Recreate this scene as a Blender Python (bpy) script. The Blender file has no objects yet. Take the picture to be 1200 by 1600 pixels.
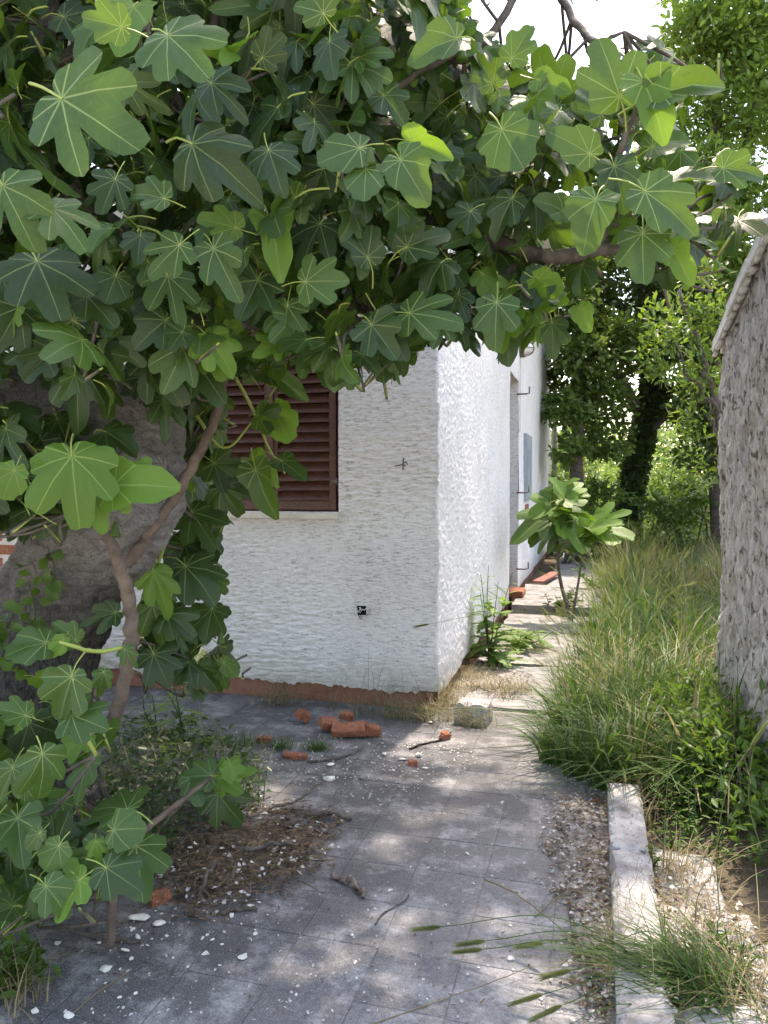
import bpy, bmesh, math, random
import numpy as np
from mathutils import Vector, Matrix

# ------------------------------------------------------------------ camera, sky, sun, exposure
SC = bpy.context.scene
COL = SC.collection
CAM_H = 1.4
YAW, PITCH = math.radians(15.5), math.radians(-1.91)
cam_data = bpy.data.cameras.new('camera')
cam_data.sensor_fit = 'HORIZONTAL'; cam_data.sensor_width = 36; cam_data.lens = 36
cam_data.clip_start = 0.05; cam_data.clip_end = 2000
cam = bpy.data.objects.new('camera', cam_data); COL.objects.link(cam)
cam.location = (0, 0, CAM_H)
cam.rotation_euler = (math.pi/2 + PITCH, 0, YAW)
SC.camera = cam

SUN_EL, SUN_AZ = math.radians(68), math.radians(7)      # azimuth from +Y towards +X
SUN = Vector((math.cos(SUN_EL)*math.sin(SUN_AZ), math.cos(SUN_EL)*math.cos(SUN_AZ), math.sin(SUN_EL)))
world = bpy.data.worlds.new('World'); SC.world = world; world.use_nodes = True
wn = world.node_tree.nodes; wl = world.node_tree.links
sky = wn.new('ShaderNodeTexSky'); sky.sky_type = 'NISHITA'; sky.sun_disc = False
sky.sun_elevation = SUN_EL; sky.sun_rotation = SUN_AZ; sky.air_density = 1.3; sky.dust_density = 2.0; sky.ozone_density = 1.0
wl.new(sky.outputs[0], wn['Background'].inputs[0]); wn['Background'].inputs[1].default_value = 0.15
sun_data = bpy.data.lights.new('sun', 'SUN'); sun_data.energy = 2.0; sun_data.angle = math.radians(1.6); sun_data.color = (1, .965, .91)
sun = bpy.data.objects.new('sun', sun_data); COL.objects.link(sun)
sun.rotation_euler = SUN.to_track_quat('Z', 'Y').to_euler(); sun.location = (5, 5, 12)
SC.view_settings.view_transform = 'Standard'; SC.view_settings.look = 'None'
SC.view_settings.exposure = 2.22; SC.view_settings.gamma = 1; SC.view_settings.use_curve_mapping = False
SC.view_settings.use_white_balance = True; SC.view_settings.white_balance_temperature = 7600; SC.view_settings.white_balance_tint = 18
SC.render.engine = 'CYCLES'
SC.cycles.use_denoising = True
SC.cycles.max_bounces = 6; SC.cycles.diffuse_bounces = 4; SC.cycles.glossy_bounces = 2; SC.cycles.use_adaptive_sampling = True; SC.cycles.adaptive_threshold = .022
SC.cycles.transmission_bounces = 4; SC.cycles.transparent_max_bounces = 6

random.seed(7); RNG = np.random.default_rng(11)

# ------------------------------------------------------------------ where a sight line meets the place
CAM = np.array((0, 0, CAM_H))
R3 = np.array(cam.rotation_euler.to_matrix())
RIGHT, UPV, FWD = R3[:, 0], R3[:, 1], -R3[:, 2]
F = 1200.0
def ray(px, py): return FWD + RIGHT*((px-600)/F) + UPV*((800-py)/F)
def at(px, py, D): return CAM + ray(px, py)*D
def gp(px, py, z=0.0):
    r = ray(px, py); return CAM + r*((z-CAM_H)/r[2])
def on_y(px, py, Y):
    r = ray(px, py); return CAM + r*(Y/r[1])
def on_x(px, py, X):
    r = ray(px, py); return CAM + r*(X/r[0])
def proj(P):
    d = np.asarray(P) - CAM
    D = d @ FWD
    return 600+F*(d @ RIGHT)/D, 800-F*(d @ UPV)/D, D
def unit(v):
    v = np.asarray(v, float); return v/(np.linalg.norm(v, axis=-1, keepdims=True)+1e-12)

# ------------------------------------------------------------------ tags, empties, meshes
def tag(o, label=None, cat=None, group=None, kind=None):
    if label: o['label'] = label
    if cat: o['category'] = cat
    if group: o['group'] = group
    if kind: o['kind'] = kind
    return o
def empty(name, loc, label, cat, group=None, parent=None):
    o = bpy.data.objects.new(name, None); COL.objects.link(o); o.location = loc; o.empty_display_size = .1
    if parent: o.parent = parent
    return tag(o, label, cat, group)
def np_mesh(name, V, Fs, mats, mi=None, smooth=False, uv=None):
    """V (n,3); Fs: list of int arrays (m,k) of polygons; mi: list of material-index arrays"""
    V = np.ascontiguousarray(V, np.float32)
    me = bpy.data.meshes.new(name)
    Fs = [np.asarray(f, np.int32) for f in Fs if len(f)]
    loops = np.concatenate([f.ravel() for f in Fs]); sizes = np.concatenate([np.full(len(f), f.shape[1], np.int32) for f in Fs])
    me.vertices.add(len(V)); me.vertices.foreach_set('co', V.ravel())
    me.loops.add(len(loops)); me.loops.foreach_set('vertex_index', loops)
    starts = np.concatenate(([0], np.cumsum(sizes)[:-1])).astype(np.int32)
    me.polygons.add(len(sizes)); me.polygons.foreach_set('loop_start', starts); me.polygons.foreach_set('loop_total', sizes)
    for m in mats: me.materials.append(m)
    if mi is not None: me.polygons.foreach_set('material_index', np.concatenate(mi).astype(np.int32))
    if smooth: me.polygons.foreach_set('use_smooth', np.ones(len(sizes), bool))
    me.update(calc_edges=True)
    if uv is not None:
        l = me.uv_layers.new(name='UVMap'); l.data.foreach_set('uv', np.asarray(uv, np.float32)[loops].ravel())
    me.validate()
    return me
def link(name, me, parent=None, M=None):
    o = bpy.data.objects.new(name, me); COL.objects.link(o)
    if parent is not None:
        o.parent = parent
        o.matrix_parent_inverse = Matrix.Translation(-Vector(parent.location)) if parent.parent is None else Matrix.Translation(-(Vector(parent.location)+Vector(parent.parent.location)*0))
    if M is not None: o.matrix_local = M
    return o
def wlink(name, me, parent, M=None):
    """link a mesh given in world coordinates under an unrotated parent"""
    o = bpy.data.objects.new(name, me); COL.objects.link(o)
    off = Vector((0, 0, 0)); p = parent
    o.parent = parent
    while p is not None:
        off += Vector(p.location); p = p.parent
    if M is None: M = Matrix.Identity(4)
    o.matrix_local = Matrix.Translation(-off) @ M
    return o
class MB:
    """collects boxes, tubes and loose polygons into one mesh"""
    def __init__(s): s.v = []; s.f = []; s.m = []
    def add(s, V, Fc, m=0):
        b = len(s.v); s.v += [tuple(map(float, v)) for v in V]; s.f += [tuple(b+i for i in f) for f in Fc]; s.m += [m]*len(Fc)
    def box(s, x0, x1, y0, y1, z0, z1, m=0):
        V = [(x, y, z) for z in (z0, z1) for y in (y0, y1) for x in (x0, x1)]
        s.add(V, [(0,2,3,1),(4,5,7,6),(0,1,5,4),(2,6,7,3),(0,4,6,2),(1,3,7,5)], m)
    def tube(s, pts, rad, n=8, m=0, cap=True):
        V, Fc = tube_vf(pts, rad, n, cap); s.add(V, Fc, m)
    def mesh(s, name, mats, smooth=False):
        me = bpy.data.meshes.new(name); me.from_pydata(s.v, [], s.f)
        for m in mats: me.materials.append(m)
        me.polygons.foreach_set('material_index', s.m)
        if smooth: me.polygons.foreach_set('use_smooth', [True]*len(s.f))
        me.update(); return me
def catmull(P, k=5):
    P = np.asarray(P, float); n = len(P)
    if n < 3: 
        t = np.linspace(0, 1, k+1)[:, None]; return P[0]+(P[-1]-P[0])*t
    Q = np.vstack((2*P[0]-P[1], P, 2*P[-1]-P[-2])); out = []
    for i in range(1, n):
        a, b, c, d = Q[i-1], Q[i], Q[i+1], Q[i+2]
        for t in np.linspace(0, 1, k, endpoint=False):
            out.append(.5*((2*b)+(-a+c)*t+(2*a-5*b+4*c-d)*t*t+(-a+3*b-3*c+d)*t**3))
    out.append(P[-1]); return np.array(out)
def tube_vf(pts, rad, n=8, cap=True):
    pts = np.asarray(pts, float); rad = np.broadcast_to(np.asarray(rad, float), (len(pts),))
    T = unit(np.gradient(pts, axis=0)); u = np.cross(T[0], (0.3, .2, 1)); u = unit(u)
    V = []
    for i in range(len(pts)):
        u = unit(u - T[i]*(u @ T[i])); w = np.cross(T[i], u)
        for k in range(n):
            a = 2*math.pi*k/n; V.append(pts[i]+rad[i]*(math.cos(a)*u+math.sin(a)*w))
    Fc = [(i*n+k, i*n+(k+1) % n, (i+1)*n+(k+1) % n, (i+1)*n+k) for i in range(len(pts)-1) for k in range(n)]
    if cap: Fc += [tuple(reversed(range(n))), tuple(range((len(pts)-1)*n, len(pts)*n))]
    return V, Fc
def fnoise(ny, nx, dy, dx, ly, lx, rng=RNG):
    """smooth noise on a grid with correlation lengths ly, lx"""
    w = rng.standard_normal((ny, nx)); fy = np.fft.fftfreq(ny, dy)[:, None]; fx = np.fft.rfftfreq(nx, dx)[None]
    g = np.exp(-2*(math.pi**2)*((fy*ly*.5)**2+(fx*lx*.5)**2)); r = np.fft.irfft2(np.fft.rfft2(w)*g, s=(ny, nx)); return r/(r.std()+1e-9)
def grid_faces(ny, nx, keep=None):
    i = np.arange((ny-1)*(nx-1)); r, c = i//(nx-1), i % (nx-1); a = r*nx+c
    f = np.stack((a, a+1, a+nx+1, a+nx), 1)
    return f if keep is None else f[keep[r, c]]

# ------------------------------------------------------------------ materials
def mat(name, base, rough=.8, spec=.3, build=None):
    m = bpy.data.materials.new(name); m.use_nodes = True; nt = m.node_tree; b = nt.nodes['Principled BSDF']
    b.inputs['Base Color'].default_value = (*base, 1); b.inputs['Roughness'].default_value = rough; b.inputs['Specular IOR Level'].default_value = spec
    if build: build(nt, b)
    return m
class NT:
    def __init__(s, nt): s.nt = nt; s.pos = None
    def new(s, t, **k):
        n = s.nt.nodes.new(t)
        for a, v in k.items(): setattr(n, a, v)
        return n
    def lk(s, a, b): s.nt.links.new(a, b)
    def P(s):
        if s.pos is None: s.pos = s.new('ShaderNodeNewGeometry').outputs['Position']
        return s.pos
    def scaled(s, v, sc):
        n = s.new('ShaderNodeVectorMath', operation='MULTIPLY'); s.lk(v, n.inputs[0]); n.inputs[1].default_value = sc; return n.outputs[0]
    def noise(s, sc=5, detail=5, rough=.6, stretch=None, vec=None, dist=0):
        n = s.new('ShaderNodeTexNoise'); v = vec or s.P()
        if stretch: v = s.scaled(v, stretch)
        s.lk(v, n.inputs['Vector']); n.inputs['Scale'].default_value = sc; n.inputs['Detail'].default_value = detail; n.inputs['Roughness'].default_value = rough
        n.inputs['Distortion'].default_value = dist
        return n.outputs['Fac']
    def ramp(s, fac, stops):
        n = s.new('ShaderNodeValToRGB'); s.lk(fac, n.inputs[0]); e = n.color_ramp.elements
        while len(e) < len(stops): e.new(.5)
        for i, (p, c) in enumerate(stops):
            e[i].position = p; e[i].color = (*c, 1) if isinstance(c, (tuple, list)) else (c, c, c, 1)
        return n.outputs[0]
    def mix(s, fac, a, b, mode='MIX'):
        n = s.new('ShaderNodeMix', data_type='RGBA', blend_type=mode)
        for sock, v in ((n.inputs[0], fac), (n.inputs[6], a), (n.inputs[7], b)):
            if isinstance(v, (int, float)): sock.default_value = v
            elif isinstance(v, (tuple, list)): sock.default_value = (*v, 1)
            else: s.lk(v, sock)
        return n.outputs[2]
    def math(s, op, a, b=0, c=0):
        n = s.new('ShaderNodeMath', operation=op)
        for i, v in enumerate((a, b, c)):
            if isinstance(v, (int, float)): n.inputs[i].default_value = v
            else: s.lk(v, n.inputs[i])
        return n.outputs[0]
    def bump(s, b, h, st=.5, dist=.01):
        n = s.new('ShaderNodeBump'); n.inputs['Strength'].default_value = st; n.inputs['Distance'].default_value = dist; s.lk(h, n.inputs['Height']); s.lk(n.outputs[0], b.inputs['Normal'])
def simple(name, c1, c2, sc=8, rough=.8, bump=.4, bsc=60, dist=.004, stretch=None, spec=.25, lo=.35, hi=.65, c3=None):
    def bd(nt, b):
        n = NT(nt); f = n.noise(sc, 6, .65, stretch)
        col = n.ramp(f, [(lo, c1), (hi, c2)])
        if c3: col = n.mix(n.ramp(n.noise(sc*5, 4, .7, stretch), [(.55, 0), (.7, 1)]), col, c3)
        nt.links.new(col, b.inputs['Base Color']); n.bump(b, n.noise(bsc, 5, .7, stretch), bump, dist)
    return mat(name, c1, rough, spec, bd)
M = {}
def stucco(name, stretch, dirt):
    def bd(nt, b):
        n = NT(nt)
        base = n.ramp(n.noise(1.6, 6, .7), [(.3, (.77, .765, .75)), (.55, (.87, .87, .86))])
        st = n.ramp(n.noise(62, 5, .8, stretch), [(.39, (.22, .205, .175)), (.485, (1, 1, 1))])
        patch = n.ramp(n.noise(2.6, 5, .75), [(.38, .35), (.62, dirt)])
        col = n.mix(patch, base, n.mix(1, base, st, 'MULTIPLY'))
        sep = n.new('ShaderNodeSeparateXYZ'); n.lk(n.P(), sep.inputs[0])
        low = n.ramp(n.math('ADD', n.math('MULTIPLY', sep.outputs[2], 1.1), n.math('MULTIPLY', n.noise(9, 5, .7), .5)), [(.33, .75), (.62, 0)])
        col = n.mix(low, col, (.50, .47, .40))
        nt.links.new(col, b.inputs['Base Color'])
        h = n.math('ADD', n.noise(90, 5, .75, stretch), n.math('MULTIPLY', n.noise(260, 3, .7), .4))
        n.bump(b, h, 1, .013)
    return mat(name, (.75, .75, .74), .92, .15, bd)
M['stucco_front'] = stucco('stucco_front', (.26, .26, 1.5), .8)
M['stucco_side'] = stucco('stucco_side', (1.3, 1.3, 1.2), .55)
M['plinth'] = simple('plinth_paint', (.21, .085, .055), (.30, .145, .10), 6, .85, .5, 50, .004, c3=(.22, .12, .09))
M['shutter'] = simple('shutter_paint', (.066, .028, .019), (.108, .046, .031), 9, .5, .3, 90, .002, (1, 1, 3), .4, c3=(.17, .095, .08))
M['dark'] = mat('dark_interior', (.015, .012, .01), .9, .1)
M['grit'] = simple('grit', (.16, .14, .115), (.34, .32, .29), 30, .95, .9, 140, .008, c3=(.50, .48, .44), lo=.4, hi=.6)
M['sill'] = simple('sill_stone', (.52, .48, .42), (.62, .58, .52), 12, .7, .2)
def roughcast_bd(nt, b):
    n = NT(nt); st = (1, 1, .36)
    col = n.ramp(n.noise(22, 6, .75, st), [(.36, (.42, .36, .295)), (.48, (.70, .64, .58)), (.6, (.86, .82, .77))])
    pit = n.ramp(n.noise(34, 4, .7, (1, 1, .42), dist=.6), [(.39, 1), (.44, 0)])
    col = n.mix(n.math('MULTIPLY', pit, .85), col, (.15, .12, .085))
    col = n.mix(n.ramp(n.noise(3, 4, .6), [(.5, 0), (.7, .45)]), col, (.60, .60, .60))
    nt.links.new(col, b.inputs['Base Color'])
    n.bump(b, n.math('SUBTRACT', n.noise(48, 6, .8, st, dist=.5), n.math('MULTIPLY', pit, .4)), 1, .03)
M['roughcast'] = mat('roughcast', (.55, .5, .45), .95, .1, roughcast_bd)
M['verge'] = simple('verge_tile', (.55, .52, .47), (.70, .67, .62), 9, .85, .3)
M['soil'] = simple('soil', (.085, .065, .045), (.17, .14, .105), 10, .95, .8, 60, .02)
M['concrete'] = simple('concrete', (.15, .144, .134), (.30, .29, .275), 7, .9, .8, 60, .008, c3=(.15, .14, .125), lo=.38, hi=.6)
M['kerb'] = simple('kerb_concrete', (.24, .232, .22), (.46, .45, .43), 8, .9, .9, 60, .010, c3=(.17, .16, .145), lo=.36, hi=.56)
M['concrete_dark'] = simple('concrete_dark', (.16, .16, .16), (.28, .28, .27), 7, .9, .5, 70, .005)
M['stone'] = simple('white_rubble', (.52, .50, .44), (.68, .66, .60), 30, .9, .5, 120, .003)
M['brick'] = simple('fired_brick', (.21, .068, .036), (.31, .125, .07), 20, .95, .8, 120, .005, c3=(.42, .27, .20))
M['mortar'] = simple('mortar', (.42, .39, .35), (.55, .52, .47), 20, .95, .5)
M['stick'] = simple('dead_wood', (.10, .078, .06), (.22, .18, .145), 25, .9, .6, 90, .004)
M['metal'] = mat('rusty_wire', (.12, .10, .085), .6, .5)
M['meter'] = simple('grey_metal', (.25, .30, .33), (.32, .37, .40), 8, .5, .1)
M['pipe'] = simple('grey_pipe', (.30, .31, .32), (.38, .39, .40), 8, .45, .1)
M['white'] = mat('white_plastic', (.75, .75, .73), .4, .5)
M['roof_tile'] = simple('roof_tile', (.36, .12, .06), (.48, .20, .11), 9, .9, .4)
M['board'] = simple('red_board', (.20, .075, .055), (.28, .12, .09), 9, .8, .3, 60, .003, (1, .3, 1))
def tile_bd(nt, b):
    n = NT(nt)
    big = n.math('ADD', n.math('MULTIPLY', n.noise(2.3, 7, .7), .65), n.math('MULTIPLY', n.noise(.9, 4, .6), .35))
    col = n.ramp(big, [(.32, (.035, .035, .035)), (.5, (.070, .070, .070)), (.64, (.145, .143, .14))])
    speck = n.ramp(n.noise(230, 3, .7), [(.52, 0), (.62, 1)])
    col = n.mix(n.math('MULTIPLY', speck, .6), col, (.26, .26, .25))
    dk = n.ramp(n.noise(120, 3, .6), [(.6, 0), (.68, 1)])
    col = n.mix(n.math('MULTIPLY', dk, .6), col, (.05, .05, .05))
    dust_and_sun = n.math('MULTIPLY', n.ramp(n.noise(5.5, 6, .75), [(.49, 0), (.66, 1)]), n.ramp(n.noise(90, 4, .8), [(.35, .3), (.6, 1)]))
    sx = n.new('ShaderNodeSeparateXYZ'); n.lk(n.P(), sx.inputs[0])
    kerb_sun_dust = n.new('ShaderNodeMapRange'); n.lk(n.math('SUBTRACT', sx.outputs[0], n.math('MULTIPLY', sx.outputs[1], .25)), kerb_sun_dust.inputs[0]); kerb_sun_dust.inputs[1].default_value = -1.7; kerb_sun_dust.inputs[2].default_value = -.5  # paler, dustier towards the kerb; also stands in for sunlight on the tiles
    dust_and_sun = n.math('MINIMUM', n.math('ADD', dust_and_sun, n.math('MULTIPLY', kerb_sun_dust.outputs[0], n.ramp(n.noise(60, 6, .85), [(.36, .15), (.6, .75)]))), 1)
    col = n.mix(n.math('MULTIPLY', dust_and_sun, .9), col, (.34, .335, .325))
    oi = n.new('ShaderNodeObjectInfo'); v = n.math('MULTIPLY_ADD', oi.outputs['Random'], .22, .89)
    hsv = n.new('ShaderNodeHueSaturation'); n.lk(col, hsv.inputs['Color']); n.lk(v, hsv.inputs['Value']); 
    nt.links.new(hsv.outputs[0], b.inputs['Base Color']); n.bump(b, n.noise(140, 4, .7), .35, .003)
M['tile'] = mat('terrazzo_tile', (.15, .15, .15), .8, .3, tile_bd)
def bark_bd(nt, b):
    n = NT(nt)
    f = n.noise(7, 8, .72, (1, 1, .55), dist=.8)
    col = n.ramp(f, [(.28, (.22, .205, .19)), (.42, (.42, .395, .37)), (.6, (.56, .535, .505)), (.8, (.66, .635, .605))])
    col = n.mix(n.ramp(n.noise(3, 5, .7), [(.55, 0), (.75, .6)]), col, (.30, .265, .235))
    sep = n.new('ShaderNodeSeparateXYZ'); n.lk(n.P(), sep.inputs[0])
    nt.links.new(col, b.inputs['Base Color'])
    wv = n.new('ShaderNodeTexWave', wave_type='BANDS', bands_direction='Z'); n.lk(n.P(), wv.inputs['Vector']); wv.inputs['Scale'].default_value = 5.5; wv.inputs['Distortion'].default_value = 9; wv.inputs['Detail'].default_value = 3; wv.inputs['Detail Scale'].default_value = .9
    fold = wv.outputs['Fac']
    crk = n.ramp(n.noise(26, 6, .75, (1, 1, .45), dist=1.5), [(.36, 1), (.44, 0)]); col2 = n.mix(n.math('MULTIPLY', crk, .45), n.mix(n.ramp(n.noise(110, 4, .8), [(.35, .0), (.65, .55)]), col, (.62, .59, .555)), (.13, .11, .095)); nt.links.new(col2, b.inputs['Base Color'])
    sp2 = n.new('ShaderNodeSeparateXYZ'); n.lk(n.P(), sp2.inputs[0])
    old = n.ramp(n.math('ADD', n.math('MULTIPLY', sp2.outputs[2], .5), n.math('MULTIPLY', n.noise(6, 5, .7), .35)), [(.60, 1), (.80, 0)])
    fis = n.ramp(n.noise(34, 6, .8, (1, 1, .3), dist=1.0), [(.42, (.07, .062, .055)), (.6, (.25, .23, .205)), (.75, (.38, .355, .33))])
    wr = n.ramp(n.math('ABSOLUTE', n.math('SUBTRACT', fold, .5)), [(.0, 1), (.10, 0)])
    mot = n.ramp(n.noise(130, 5, .8), [(.38, (.60, .59, .58)), (.5, (.95, .95, .95)), (.58, (1.0, 1.0, 1.0))])
    vor = n.new('ShaderNodeTexVoronoi', feature='DISTANCE_TO_EDGE'); n.lk(n.scaled(n.P(), (1, 1, .35)), vor.inputs['Vector']); vor.inputs['Scale'].default_value = 38
    ck = n.ramp(vor.outputs['Distance'], [(.0, (.30, .29, .28)), (.09, (1, 1, 1))])
    smoothb = n.mix(1, n.mix(n.math('MULTIPLY', wr, n.noise(5, 3, .6)), col2, (.10, .085, .07)), mot, 'MULTIPLY')
    nt.links.new(n.mix(n.math('MULTIPLY', old, .9), smoothb, n.mix(1, fis, ck, 'MULTIPLY')), b.inputs['Base Color'])
    h = n.math('SUBTRACT', n.math('ADD', n.noise(22, 8, .8, (1, 1, .45), dist=1.4), n.math('MULTIPLY', n.noise(95, 6, .8, (1, 1, .6)), .55)), n.math('MULTIPLY', crk, .35)); h = n.math('MULTIPLY_ADD', fold, .3, h); n.bump(b, h, 1, .07)
M['bark'] = mat('fig_bark', (.3, .27, .24), .9, .2, bark_bd)
M['bark_young'] = simple('young_bark', (.085, .062, .047), (.165, .125, .098), 18, .8, .5, 60, .004)
M['bark_dark'] = simple('dark_bark', (.06, .05, .042), (.14, .12, .10), 20, .9, .6, 60, .006)
def leaf_mat(name, top, vein, trans, rough=.6, tw=.32, d=.66):
    m = bpy.data.materials.new(name); m.use_nodes = True; nt = m.node_tree; n = NT(nt); b = nt.nodes['Principled BSDF']; out = nt.nodes['Material Output']
    uv = n.new('ShaderNodeUVMap'); sep = n.new('ShaderNodeSeparateXYZ'); n.lk(uv.outputs[0], sep.inputs[0])
    x, y = sep.outputs[0], sep.outputs[1]
    r = n.math('SQRT', n.math('ADD', n.math('MULTIPLY', x, x), n.math('MULTIPLY', y, y)))
    a = n.math('ABSOLUTE', n.math('ARCTAN2', x, y))
    aw = n.math('WRAP', a, d/2, -d/2)
    dd = n.math('ABSOLUTE', n.math('MULTIPLY', r, n.math('SINE', aw))); s = n.math('MULTIPLY', r, n.math('COSINE', aw))
    w = n.math('MULTIPLY_ADD', r, -.012, .018)
    main = n.math('SUBTRACT', 1, n.math('SMOOTH_MIN', n.math('DIVIDE', dd, w), 1, .2))
    fr = n.math('PINGPONG', n.math('SUBTRACT', s, n.math('MULTIPLY', dd, .75)), .065)
    sec = n.math('MULTIPLY', n.math('LESS_THAN', fr, .0045), .13)
    vm = n.math('MAXIMUM', n.math('MAXIMUM', main, 0), sec)
    geo = n.new('ShaderNodeNewGeometry'); oi = n.new('ShaderNodeObjectInfo')
    rnd = n.math('FRACT', n.math('ADD', geo.outputs['Random Per Island'], oi.outputs['Random']))
    blotch = n.noise(24, 5, .7); spot = n.ramp(n.noise(75, 3, .6), [(.70, 0), (.73, .7)])
    col = n.mix(n.math('MULTIPLY_ADD', rnd, .5, n.math('MULTIPLY', blotch, .5)), tuple(c*.72 for c in top), tuple(min(1, c*1.35) for c in top))
    col = n.mix(vm, col, vein); col = n.mix(spot, col, (.12, .085, .03))
    nt.links.new(col, b.inputs['Base Color']); b.inputs['Roughness'].default_value = rough; b.inputs['Specular IOR Level'].default_value = .33
    n.bump(b, n.math('SUBTRACT', n.math('MULTIPLY', n.math('ABSOLUTE', n.math('SINE', n.math('MULTIPLY', fr, 24))), .12), n.math('MULTIPLY', main, .6)), .4, .003)
    tr = n.new('ShaderNodeBsdfTranslucent'); 
    tc = n.mix(n.math('MULTIPLY', vm, .6), trans, tuple(c*.5 for c in trans)); n.lk(tc, tr.inputs['Color'])
    ms = n.new('ShaderNodeMixShader'); ms.inputs[0].default_value = tw
    n.lk(b.outputs[0], ms.inputs[1]); n.lk(tr.outputs[0], ms.inputs[2]); n.lk(ms.outputs[0], out.inputs[0])
    return m
M['leaf_dark'] = leaf_mat('fig_leaf_dark', (.020, .046, .012), (.17, .23, .08), (.11, .22, .015), .42, .24)
M['leaf_mid'] = leaf_mat('fig_leaf_mid', (.040, .086, .020), (.25, .33, .12), (.16, .29, .02), .42, .27)
M['leaf_bright'] = leaf_mat('fig_leaf_young', (.085, .175, .024), (.26, .36, .09), (.24, .42, .03), .5, .36)
M['petiole'] = mat('petiole', (.27, .34, .08), .5, .3)
def small_leaf(name, c1, c2, trans, tw=.35, rough=.5, sc=2.0):
    m = bpy.data.materials.new(name); m.use_nodes = True; nt = m.node_tree; n = NT(nt); b = nt.nodes['Principled BSDF']; out = nt.nodes['Material Output']
    geo = n.new('ShaderNodeNewGeometry')
    f = n.math('MULTIPLY_ADD', geo.outputs['Random Per Island'], .6, n.math('MULTIPLY', n.noise(sc, 3, .6), .4))
    nt.links.new(n.mix(f, c1, c2), b.inputs['Base Color']); b.inputs['Roughness'].default_value = rough; b.inputs['Specular IOR Level'].default_value = .3
    tr = n.new('ShaderNodeBsdfTranslucent'); tr.inputs['Color'].default_value = (*trans, 1)
    ms = n.new('ShaderNodeMixShader'); ms.inputs[0].default_value = tw
    n.lk(b.outputs[0], ms.inputs[1]); n.lk(tr.outputs[0], ms.inputs[2]); n.lk(ms.outputs[0], out.inputs[0]); return m
M['bg_dark'] = small_leaf('evergreen_leaf', (.028, .055, .018), (.085, .13, .038), (.15, .25, .03))
M['bg_mid'] = small_leaf('laurel_leaf', (.05, .10, .022), (.10, .165, .035), (.20, .32, .03), .35, .42)
M['bg_light'] = small_leaf('young_laurel_leaf', (.06, .125, .028), (.17, .26, .055), (.25, .40, .05), .38, .5)
M['bush'] = small_leaf('bush_leaf', (.05, .095, .024), (.12, .185, .05), (.20, .32, .045), .35)
M['grass'] = small_leaf('grass_blade', (.024, .060, .013), (.058, .108, .028), (.11, .23, .022), .3, .5)
M['grass_dry'] = small_leaf('straw_blade', (.17, .14, .075), (.29, .24, .135), (.40, .34, .16), .3, .6)
M['grass_pale'] = small_leaf('pale_grass_blade', (.09, .12, .04), (.18, .20, .075), (.26, .29, .07), .32, .55)
M['weed'] = small_leaf('weed_leaf', (.036, .078, .016), (.08, .14, .03), (.15, .28, .025), .35, .45)
M['ivy'] = small_leaf('ivy_leaf', (.025, .05, .02), (.055, .09, .032), (.10, .18, .02), .25, .4)
M['litter'] = small_leaf('leaf_litter_bit', (.07, .045, .03), (.22, .15, .10), (.1, .07, .04), .1, .8, 9)
M['chip'] = small_leaf('white_chip', (.30, .285, .255), (.56, .54, .50), (.1, .1, .1), .02, .9, 9)

# ------------------------------------------------------------------ ground and paths
HX, HY = -.945, 4.65                 # the near corner of the house
def make_ground():
    xs = np.concatenate((np.linspace(-400, -8, 14), np.linspace(-6, 4, 51), np.linspace(6, 400, 14)))
    ys = np.concatenate((np.linspace(-40, -3, 6), np.linspace(-2, 20, 89), np.linspace(24, 900, 16)))
    X, Y = np.meshgrid(xs, ys); Z = -.03 + .012*RNG.standard_normal(X.shape)*(np.abs(X) < 6)*(Y < 20)
    Z -= .03*((X > -3.4) & (X < .3) & (Y < 10)); Z[(Y > 40)] += .0
    me = np_mesh('ground', np.stack((X, Y, Z), -1).reshape(-1, 3), [grid_faces(*X.shape)], [M['ground']], smooth=True)
    tag(link('ground', me), kind='structure')
def gbd(nt, b):
    n = NT(nt); col = n.ramp(n.noise(1.2, 6, .7), [(.4, (.10, .08, .055)), (.55, (.16, .13, .09)), (.7, (.10, .115, .045))])
    nt.links.new(col, b.inputs['Base Color']); n.bump(b, n.noise(50, 6, .7), .8, .02)
M['ground'] = mat('earth', (.1, .08, .06), .95, .1, gbd)
make_ground()

TS = .253
def tile_mesh():
    a = TS/2-.0010; c = a-.0030; h = .03
    V = [(-a,-a,-h),(a,-a,-h),(a,a,-h),(-a,a,-h),(-a,-a,-.0015),(a,-a,-.0015),(a,a,-.0015),(-a,a,-.0015),(-c,-c,0),(c,-c,0),(c,c,0),(-c,c,0)]
    Fc = [(0,1,5,4),(1,2,6,5),(2,3,7,6),(3,0,4,7),(4,5,9,8),(5,6,10,9),(6,7,11,10),(7,4,8,11),(8,9,10,11)]
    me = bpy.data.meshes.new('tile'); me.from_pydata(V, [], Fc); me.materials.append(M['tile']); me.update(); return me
path = tag(bpy.data.objects.new('tiled_path', None), kind='structure'); COL.objects.link(path); path.location = (-1.2, 3, 0)
bed = MB(); bed.box(-3.62, .04, .55, 4.78, -.06, -.004); wlink('mortar_bed', bed.mesh('mortar_bed', [M['concrete']]), path)
KX0 = gp(957, 1480)[0]; tm = tile_mesh(); JX = gp(735, 1450)[0]; JY = gp(650, 1490)[1]
for i in range(-14, 8):
    for j in range(-5, 18):
        x, y = JX+(i+.5)*TS, JY+(j+.5)*TS
        if x-TS/2 > KX0 or x < -3.5 or y > HY+.12 or y < .7: continue
        u, v, _ = proj((x, y, 0))
        if u < -260 or u > 1100 or v > 1800: continue
        Mx = Matrix.Translation((x, y, random.uniform(-.0012, .0012))) @ Matrix.Rotation(random.uniform(-.004, .004), 4, 'X') @ Matrix.Rotation(random.uniform(-.004, .004), 4, 'Y')
        wlink('tile', tm, path, Mx)
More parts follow.
